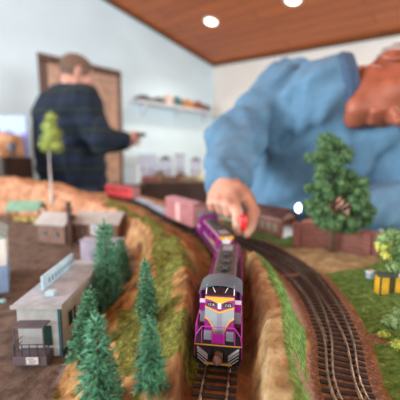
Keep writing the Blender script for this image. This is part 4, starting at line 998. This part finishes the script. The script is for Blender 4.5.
# sweatshirt: an outer surface over trunk and arms, ending at collar, cuffs and hem
folds=lambda P: .0045*np.sin(P@on((70,25,-55))+3*np.sin(P@on((9,17,21))))+.0035*np.sin(P@on((-45,60,60))+2*np.sin(P@on((25,-9,13))))
neckdir0=on(W1(0,-.03,-.055))-N; neckdir0/=np.linalg.norm(neckdir0)
sw=union([(capsule(chest,belly,.172,.182),0),(capsule((.32,.90,.17),(.31,.95,.0),.15,.16),.03),(capsule(SR+(.02,.01,-.02),SL+(-.03,.02,-.02),.092,.092),.10),(capsule(belly,pel+(0,0,.0),.178,.172),.08),(capsule(N+(-.006,.06,-.02),chest,.078,.15),.08),(capsule(N+neckdir0*-.03,N+neckdir0*.012,.088,.080),.04),
  (capsule(SR,ER,.074,.062),.05),(capsule(ER,WRr+(0,.012,.006),.066,.047),.03),(capsule(SL,EL,.080,.070),.07),(capsule(EL,WLl+(.012,.004,0),.068,.046),.03)])
neckdir=on(W1(0,-.03,-.055))-N; neckdir/=np.linalg.norm(neckdir)
def swf(P):
    d=sw(P)+folds(P)
    ax=(P-N)@neckdir; r=np.linalg.norm(np.cross(P-N,neckdir),axis=1)
    d=np.maximum(d,np.minimum(np.minimum(.0665-r,ax-.002),.11-ax)); d=np.maximum(d,np.minimum(np.minimum(ax-.022,.095-r),.13-ax))
    d=np.maximum(d,-.20-P[:,2])
    return d
m_sw=mat('blue sweatshirt fleece',(92,126,150),.95,var=.05,scale=40,bump=.1)
sdf_obj('sweatshirt',swf,(-.05,.45,-.26),(.72,1.30,.48),.0055,m_sw,pm,2)
def band(name,c,d,r0,r1,h,m_,p,n=26):                      # ribbed cuff or collar
    c=Vector(c)+Vector((0,0,Z0))-p.location; d=Vector(d).normalized(); a=d.orthogonal().normalized(); b_=d.cross(a); pts=[c+(a*math.cos(2*math.pi*k/n)+b_*math.sin(2*math.pi*k/n))*r0 for k in range(n)]
    return MB().tube(pts,r1,8,close=True).build(name,m_,p,True)
m_rib=mat('dark blue ribbing',(66,84,108),.95,var=.08,scale=90)
col_c=N+neckdir*.012
for k,(o,rr_) in enumerate(((.006,.080),(.016,.076))): band('collar',col_c+neckdir*o,neckdir,rr_,.011,0,m_rib,pm)
band('undershirt',col_c+neckdir*.016,neckdir,.062,.005,0,mat('tan undershirt',(206,168,110),.9),pm)
dR=(WRr-ER)/np.linalg.norm(WRr-ER); dL=(WLl-EL)/np.linalg.norm(WLl-EL)
for nm,c,d in (('cuff',WRr-dR*.008,dR),('cuff',WLl-dL*.008,dL)):
    band(nm,c,d,.034,.012,0,m_sw,pm); 
face_extras(pm,W1,Rm,R,F,U,mat('grey blue iris',(84,98,108),.2),None)
m_grey=mat('grey hair',(150,140,132),.9,var=.2,scale=180,bump=.5)
def hairf(W,Rm,H,cut_f=.055,low=-.02):
    cr=ellip(W(0,-.016,.040),(.083,.104,.091),Rm)
    def f(P):
        q=(P-H)@Rm; d=cr(P)+.002*np.sin(q[:,0]*240+6*np.sin(q[:,2]*70))
        d=np.maximum(d,low-.065+.95*np.clip(q[:,1]+.035,0,.3)-q[:,2]); d=np.maximum(d,q[:,1]-cut_f-.5*np.clip(q[:,2]-.06,0,1))
        return d
    return f
def bounds(H,r=.15): return H-r,H+r
sdf_obj('hair',hairf(W1,Rm,H,.04,.075),*bounds(H),.004,m_grey,pm)
glasses(pm,W1,mat('dark glasses wire',(50,44,42),.4,.6))
m_jean=mat('dark blue jeans',(44,54,78),.9,var=.1,scale=60)
tl=union([(capsule(pel+(0,0,.03),pel,.172,.168),0)]+[(capsule((hx,1.02,-.16),(hx-.01,1.01,-.50),.098,.074),.05) for hx in (.27,.43)]+[(capsule((hx-.01,1.01,-.50),(hx,1.05,-.88),.074,.062),.03) for hx in (.27,.43)])
sdf_obj('trousers',lambda P: np.maximum(np.maximum(tl(P),P[:,2]+.14),-.885-P[:,2]),(.05,.78,-.93),(.66,1.30,-.05),.008,m_jean,pm,2)
for hx,s in ((.27,-1),(.43,1)):
    sh=union([(capsule((hx,1.06,-.885),(hx+s*.02,.88,-.900),.046,.036),0)]); sdf_obj('shoe',lambda P,sh=sh: np.maximum(sh(P),-.929-P[:,2]),(hx-.1,.80,-.94),(hx+.1,1.13,-.82),.006,mat('black shoes',(30,28,28),.5),pm,1)
pr_=thing('red_tool','bright red plastic tool pinched between thumb and finger beside the locomotive roof','tool',(.0705,.4860,.050)); MB().lathe([(.0035,-.010),(.0058,-.006),(.0066,.002),(.0066,.012),(.004,.016)],n=16).build('tool_grip',mat('bright red plastic',(240,40,44),.35),pr_,True); MB().cyl((0,0,-.026),(0,0,-.010),.0012,.0016,8).build('tool_shank',m_steel,pr_)
pl_=thing('penlight','black penlight with a lit white lens, held by the man in blue','penlight',(.236,.5675,.066))
aL=atd(299,208,.545)-Vector((.236,.5675,.066)); MB().tube([(.02,.004,.006),tuple(aL*.9)],.0048,12).build('light_barrel',m_blk,pl_,True)
e_=Vector(aL); MB().tube([tuple(e_*.86),tuple(e_)],[.0052,.0075],14).build('light_head',m_steel,pl_,True); dn=e_.normalized(); MB().ball(tuple(e_+dn*.001),(.0062,.0062,.0085),12,8).build('light_lens',mat('lit white lens',(225,240,255),.3,emit=7),pl_,True)

# --- the man in the plaid jacket farther back
p2=thing('person','man in a dark plaid jacket standing with his back turned, holding a black controller','person',(-.82,2.06,-Z0))
R,F,U=orth((.80,.50,-.30),(.10,.05,1)); H=on((-.790,2.035,.690)); hi,W2,Rm=head_items(H,R,F,U,1.02)
N=on((-.835,2.04,.585)); SR=on((-.715,1.925,.515)); ER=on((-.600,1.885,.270)); WR_=on((-.475,1.955,.290)); SL=on((-.94,2.19,.50)); EL=on((-.78,2.28,.26)); WL_=on((-.53,2.20,.27))
chest=on((-.845,2.05,.38)); belly=on((-.83,2.06,.12)); pel=on((-.83,2.07,-.02))
items=[(capsule(chest,belly,.15,.155),0),(capsule(SR,SL,.065,.065),.09),(capsule(belly,pel,.15,.14),.06),(capsule(W2(0,-.03,-.05),N,.055,.060),.03),(capsule(N,chest,.06,.12),.06),(capsule(SR,ER,.058,.045),.04),(capsule(ER,WR_,.043,.028),.02),(capsule(SL,EL,.058,.045),.04),(capsule(EL,WL_,.043,.028),.02)]
for s,(hx,hy) in ((-1,(-.77,1.99)),(1,(-.87,2.14))):
    items+=[(capsule((hx,hy,-.06),(hx+.01,hy,-.46),.085,.058),.04),(capsule((hx+.01,hy,-.46),(hx,hy,-.86),.056,.038),.02),(capsule((hx-.02,hy-.01,-.885),(hx+.14,hy+.08,-.905),.034,.026),.02)]
hand=[(capsule(WR_,(-.44,1.975,.296),.026,.026),.02),(capsule((-.44,1.965,.302),(-.438,1.992,.286),.020,.018),.015)]
ff=[]
for k in range(4):
    b_=on((-.432,1.962+.0105*k,.306-.006*k)); fingers(ff,[([b_,b_+(.030,.008,.004),b_+(.040,.022,-.012)],[.0100,.0092,.0080])])
fingers(ff,[([(-.452,1.965,.315),(-.420,1.962,.328),(-.396,1.972,.328)],[.0120,.0105,.0090])])
hand2=[(capsule(WL_,(-.49,2.19,.272),.026,.024),.02)]
for k in range(4):
    b_=on((-.485,2.175+.010*k,.274)); fingers(hand2,[([b_,b_+(.03,-.004,.0),b_+(.05,-.006,-.014)],[.0095,.0090,.0080])])
fingers(hand2,[([(-.50,2.17,.285),(-.47,2.16,.29),(-.45,2.158,.285)],[.0115,.0100,.0085])])
sdf_obj('body',union(items+[(union(hi),.012)]+hand+ff+hand2),(-1.1,1.78,-.945),(-.36,2.40,.87),.0048,mat('fair skin',(198,142,120),.5,var=.06,scale=30),p2,1)
jk=union([(capsule(chest+(-.03,0,.04),belly+(-.05,0,0),.212,.212),0),(capsule(SR,SL,.098,.098),.10),(capsule(belly,pel,.182,.186),.06),(capsule(N+(-.01,0,.0),chest,.088,.17),.07),(capsule(SR,ER,.092,.082),.05),(capsule(ER,WR_+(-.012,-.006,0),.068,.050),.03),(capsule(SL,EL,.080,.070),.05),(capsule(EL,WL_+(-.012,0,0),.068,.050),.03)])
fold2=lambda P:.004*np.sin(P@on((30,40,-38))+2*np.sin(P@on((11,7,15))))
def jf(P):
    d=jk(P)+fold2(P); d=np.maximum(d,np.minimum(P[:,2]-.625,.16-np.linalg.norm(P-N,axis=1))); d=np.maximum(d,np.minimum(.062-np.linalg.norm((P-N)[:,:2],axis=1),P[:,2]-.54)); return np.maximum(d,-.14-P[:,2])
m_pl=bpy.data.materials.new('dark plaid flannel'); m_pl.use_nodes=True; nt=m_pl.node_tree; b=nt.nodes['Principled BSDF']; b.inputs['Roughness'].default_value=.95
tc=nt.nodes.new('ShaderNodeTexCoord'); sp=nt.nodes.new('ShaderNodeSeparateXYZ'); nt.links.new(tc.outputs['Object'],sp.inputs[0])
def stripe(sock,freq,th,ph=0.):
    a=nt.nodes.new('ShaderNodeMath'); a.operation='MULTIPLY_ADD'; nt.links.new(sock,a.inputs[0]); a.inputs[1].default_value=freq; a.inputs[2].default_value=ph
    s=nt.nodes.new('ShaderNodeMath'); s.operation='FRACT'; nt.links.new(a.outputs[0],s.inputs[0]); c=nt.nodes.new('ShaderNodeMath'); c.operation='LESS_THAN'; nt.links.new(s.outputs[0],c.inputs[0]); c.inputs[1].default_value=th; return c.outputs[0]
hx_=nt.nodes.new('ShaderNodeMath'); hx_.operation='SUBTRACT'; nt.links.new(sp.outputs['X'],hx_.inputs[0]); nt.links.new(sp.outputs['Y'],hx_.inputs[1])
hh=hx_.outputs[0]; zz_=sp.outputs['Z']
def mixb(f,a,c):
    x=nt.nodes.new('ShaderNodeMix'); x.data_type='RGBA'; nt.links.new(f,x.inputs['Factor'])
    for s,v in (('A',a),('B',c)):
        if isinstance(v,tuple): x.inputs[s].default_value=lin(v)
        else: nt.links.new(v,x.inputs[s])
    return x.outputs['Result']
c0=mixb(stripe(zz_,8.5,.45),(12,18,30),(18,30,56)); c1=mixb(stripe(hh,8.5,.45),c0,(16,30,40))
x=nt.nodes.new('ShaderNodeMix'); x.data_type='RGBA'; x.inputs['Factor'].default_value=.5; nt.links.new(c0,x.inputs['A']); nt.links.new(c1,x.inputs['B'])
c2=mixb(stripe(hh,8.5,.10,.3),x.outputs['Result'],(32,50,48)); c3=mixb(stripe(zz_,8.5,.10,.3),c2,(32,50,48)); nt.links.new(c3,b.inputs['Base Color'])
sdf_obj('plaid_jacket',jf,(-1.2,1.70,-.2),(-.42,2.50,.70),.0065,m_pl,p2,2)
bnd=union([(capsule(N+(0,0,.025),N+(0,0,.045),.080,.074),0),(capsule(N+(0,0,-.05),N+(0,0,.11),.060,.060),-.004)]); sdf_obj('collar',bnd,N-.14,N+.16,.005,m_pl,p2,1)
sdf_obj('hair',hairf(W2,Rm,H,.06,-.005),*bounds(H),.0045,mat('grey brown hair',(104,80,66),.9,var=.15,scale=150,bump=.4),p2)
face_extras(p2,W2,Rm,R,F,U,mat('grey blue iris',(84,98,108),.2),None); glasses(p2,W2,mat('silver glasses wire',(200,200,204),.3,.6))
tl2=union([(capsule(pel+(0,0,.02),pel,.150,.150),0)]+[(capsule((hx,hy,-.06),(hx+.01,hy,-.46),.097,.074),.05) for hx,hy in ((-.77,1.99),(-.87,2.14))]+[(capsule((hx+.01,hy,-.46),(hx,hy,-.885),.073,.060),.03) for hx,hy in ((-.77,1.99),(-.87,2.14))])
sdf_obj('trousers',lambda P: np.maximum(np.maximum(tl2(P),P[:,2]+.02),-.890-P[:,2]),(-1.1,1.75,-.95),(-.55,2.4,.05),.009,m_jean,p2,1)
for hx,hy in ((-.77,1.99),(-.87,2.14)):
    sh=capsule((hx-.02,hy-.01,-.885),(hx+.15,hy+.085,-.900),.045,.036); sdf_obj('shoe',lambda P,sh=sh: np.maximum(sh(P),-.929-P[:,2]),(hx-.1,hy-.1,-.94),(hx+.24,hy+.2,-.82),.007,mat('black shoes',(30,28,28),.5),p2,1)
ph=thing('handheld_controller','black handheld throttle in the hand of the man in plaid','controller',(-.385,1.985,.316),math.radians(10)); MB().box(-.05,.035,-.022,.022,-.011,.011).build('case',m_blk,ph,bevel=.004); MB().box(-.01,.028,-.016,.016,.011,.012).build('screen',m_glass,ph); MB().cyl((-.03,0,.011),(-.03,0,.017),.008,.007,14).build('knob',m_gry,ph)
# ------------------------------------------------------------------ the far side of the room
m_fasc=mat('dark brown fascia',(62,38,28),.6,var=.12,scale=8)
# second layout along the left wall: table, plaster hill, painted backdrop
TZ=.16
c=Vector((-1.475,1.71,0)); tb=thing('layout_table','dark table with the tan plaster hill, far left behind the near landscape','table',(c.x,c.y,TZ-.001))
MB().box(-.30,.44,-.105,.155,-.03,0).build('table_top',m_fasc,tb)
for a in ((-.30,.44,-.115,-.105,-.16,.012),(.44,.45,-.105,.155,-.16,.012)): MB().box(*a).build('fascia_board',m_fasc,tb)
for x in (-.26,.40):
    for y in (-.07,.12): MB().box(x-.025,x+.025,y-.025,y+.025,-(Z0+TZ-.001),-.03).build('leg',m_fasc,tb)
g=np.linspace(0,1,60); A_,B_=np.meshgrid(g,g,indexing='ij'); hx=-.29+.72*A_; hy=-.10+.22*B_
hh_=.012+(.245-.125*A_)*sstep(-.1,.85,B_)*(.8+.3*fbm(hx+5,hy+3,9,3))+.03*(fbm(hx,hy,24,4)-.5)*sstep(0,.3,B_)
hh_=np.where((B_==0)|(B_==1)|(A_==0)|(A_==1),.0,np.maximum(hh_,.004))
I_=np.arange(3600).reshape(60,60); f=np.stack([I_[:-1,:-1],I_[1:,:-1],I_[1:,1:],I_[:-1,1:]],-1).reshape(-1,4)
ph_=link_mesh('plaster_hill',np.stack([hx.ravel(),hy.ravel(),hh_.ravel()],1),f,mat('tan plaster rock',(206,160,118),.9,rgb2=(160,116,80),scale=14),None,True); ph_.location=(c.x,c.y,TZ+Z0); tag(ph_,'broad tan plaster hill on the far left table','model hill')
mtn=[(-.30,0)]+[(-.30+.74*i/26,.205+.025*math.sin(i*1.1)*math.cos(i*.37)+.012*math.sin(i*2.3)-.05*i/26) for i in range(27)]+[(.44,0)]
bd=thing('painted_backdrop','painted sky and purple mountain board standing behind the tan plaster hill','backdrop board',(c.x,c.y,TZ+.0005)); MB().box(-.30,.44,.130,.150,0,.255).build('sky_board',mat('pale sky blue paint',(178,196,220),.7),bd); MB().prism(mtn,.127,.130,'y').build('mountain_band',mat('purple blue mountain paint',(132,130,192),.7,var=.12,scale=8),bd)
wt_=thing('water_tower','small dark blue grey tower at the front of the tan plaster hill','model tower',(atd(13,160,1.63).x,1.63,TZ+.0),0)
MB().lathe([(.018,.05),(.020,.075),(.017,.08),(.001,.09)],n=16).build('tank',mat('dark blue grey tank',(72,86,104),.5),wt_)
for k in range(4): a=math.pi/4+k*math.pi/2; MB().tube([(.014*math.cos(a),.014*math.sin(a),.052),(.017*math.cos(a),.017*math.sin(a),0)],.003,6).build('tower_leg',m_blk,wt_)
# third layout beyond, on the right side of the gap between the men
xa=atd(126,190,2.75).x; xb=atd(222,190,2.75).x
t3=thing('layout_table','dark brown fascia table with a model town, in the gap between the two men','table',(0,0,-.045))
MB().box(xa,xb+.25,2.72,3.04,-.03,0).build('table_top',m_fasc,t3); MB().box(xa,xb+.25,2.705,2.72,-.30,.012).build('fascia_board',m_fasc,t3)
MB().box(xa,xb+.25,2.704,2.706,.002,.012).build('fascia_edge',mat('tan edge',(150,116,84),.7),t3)
for x in (xa+.05,xb+.20):
    for y in (2.77,2.99): MB().box(x-.03,x+.03,y-.03,y+.03,-(Z0-.045),-.03).build('leg',m_fasc,t3)
tz=-.045
def house(name,label,px,y,w,d,h,m_w,m_r,gable=True,tz=-.0415):
    x=(px-200)/FPX*y; t=thing(name,label,'model building',(x,y,tz),0,'model houses on the far table')
    wl_=MB().box(-w/2,w/2,-d/2,d/2,0,h).build('walls',m_w,t)
    if gable: MB().prism([(-w/2-.006,h),(w/2+.006,h),(0,h+w*.32)],-d/2-.006,d/2+.006,'y').build('roof',m_r,t)
    else: MB().box(-w/2-.004,w/2+.004,-d/2-.004,d/2+.004,h,h+.010).build('roof',m_r,t)
    for k in (-1,1): MB().box(k*w*.25-.008,k*w*.25+.008,-d/2-.002,-d/2,h*.4,h*.4+.024).build('window',m_glass,wl_)
m_wb=mat('blue white card',(206,214,232),.6); m_dg=mat('dark grey roofs',(92,88,96),.7); m_tn=mat('tan card',(186,160,124),.7); m_or=mat('orange brown card',(186,116,74),.7); m_gn=mat('olive turf mat',(130,132,88),.9,var=.12,scale=14)
for args in (('model_house','blue white flat roofed block at the left of the far model town',148,2.955,.15,.12,.24,m_wb,m_wb,False),('model_house','pale gabled house second from the left in the far model town',166,2.96,.12,.10,.20,m_wb,m_dg),('model_house','narrow white tower block in the middle of the far model town',180,2.97,.09,.09,.24,m_wb,m_dg,False),('model_house','tan house with a dark roof in the front row of the far town',160,2.83,.09,.07,.07,m_tn,m_dg),('model_house','orange brown house in the front row of the far town',181,2.83,.10,.07,.06,m_or,m_dg),('model_house','pale gabled house at the right of the far model town',196,2.955,.11,.09,.19,m_wb,m_dg)): house(*args)
MB_=MB().box(xa+.01,xb+.23,2.735,3.03,0,.003).build('turf_mat',m_gn,None); place(MB_,(0,0,tz+.0004)); tag(MB_,'olive turf mat under the far model town','turf mat')
for k,(px,py_,cc,lab) in enumerate(((150,2.77,(160,84,86),'dull red freight wagon on the front edge of the far town'),(170,2.77,(110,80,70),'brown freight wagon on the front edge of the far town'),(188,2.77,(150,130,100),'tan freight wagon on the front edge of the far town'))):
    t=thing('freight_wagon',lab,'wagon',((px-200)/FPX*py_,py_,tz+.003),0,'freight wagons on the far table'); MB().box(-.07,.07,-.016,.016,.010,.048).build('wagon_body',mat('wagon paint %s'%'abc'[k],cc,.6),t,bevel=.002)
    for x in (-.048,.048): MB().box(x-.016,x+.016,-.013,.013,0,.010).build('truck',m_blk,t)
tk=thing('cream_tank','cream round storage tank at the right end of the far table','tank',((199.5-200)/FPX*2.77,2.775,tz+.003)); MB().lathe([(.036,0),(.036,.062),(.030,.07),(.001,.074)],n=20).build('tank_shell',mat('cream tank paint',(222,212,170),.5),tk,True); MB().tube([(.0,-.037,0),(.0,-.037,.07)],.003,6).build('tank_pipe',m_gry,tk)
# white carton below the hand of the man in plaid, on a small stand
cx_=atd(130,163,2.30).x; ts=thing('side_table','small dark stand carrying a white carton beside the man in plaid','table',(cx_,2.36,-.03)); MB().box(-.09,.09,-.10,.10,-.02,0).build('table_top',m_fasc,ts)
for x in (-.075,.075):
    for y in (-.085,.085): MB().box(x-.012,x+.012,y-.012,y+.012,-(Z0-.03),-.02).build('leg',m_fasc,ts)
bxx=thing('white_carton','pale white carton below the hand of the man in plaid','carton',(cx_,2.35,-.03)); MB().box(-.055,.055,-.05,.05,0,.14).build('carton_body',mat('white carton card',(222,230,232),.6),bxx,bevel=.003); MB().box(-.055,.055,-.004,.004,.1398,.1412).build('tape',m_tn,bxx)
# shelf of models on the left wall
h0,t0=wall_hit(129,104); h1,t1=wall_hit(211,112); zs=.735
ang=math.atan2(h1.y-h0.y,h1.x-h0.x); SLn=t0-t1-.02
sh=thing('wall_shelf','long white shelf of small models on the wall between the men','shelf',(h0.x,h0.y,zs),ang); m_shf=mat('white shelf board',(226,226,230),.5)
MB().box(0,SLn,-.16,0,-.02,0).build('shelf_board',m_shf,sh,bevel=.002)
for u in (.12,.5,.88): MB().prism([(-.005,-.02),(-.13,-.02),(-.005,-.13)],u*SLn-.01,u*SLn+.01,'x').build('bracket',m_shf,sh)
cols=[((70,66,68),'dark'),((96,88,86),'grey brown'),((214,190,178),'pale'),((60,104,108),'teal'),((190,128,74),'orange brown'),((136,66,50),'rust red'),((92,70,62),'brown'),((60,50,48),'black brown'),((120,92,80),'umber')]
lens=[.20,.13,.10,.12,.17,.14,.12,.15,.10]; u=.03; ux=Vector((math.cos(ang),math.sin(ang),0)); uy=Vector((-ux.y,ux.x,0))
names=['first','second','third','fourth','fifth','sixth','seventh','eighth','ninth']
for k,((cc,cn),ln) in enumerate(zip(cols,lens)):
    p=Vector((h0.x,h0.y,0))+ux*(u+ln/2)+uy*-.085; u+=ln+.012
    if u>SLn: break
    t=thing('display_model','%s model on the long white wall shelf, %s from its left end'%(cn,names[k]),'model',(p.x,p.y,zs),ang,'models on the wall shelf'); hh1=(.045,.05,.095,.09,.08,.085,.06,.055,.05)[k]; m_k=mat('%s model paint'%cn,cc,.6)
    MB().box(-ln/2,ln/2,-.03,.03,.012,hh1).build('model_body',m_k,t,bevel=.006); MB().box(-ln*.25,ln*.2,-.024,.024,hh1,hh1+.018).build('model_cabin',m_k,t,bevel=.004)
    for s in (-1,1): MB().tube([(s*ln*.3,-.028,.012),(s*ln*.3,.028,.012)],.012,12).build('wheel_pair',m_blk,t)
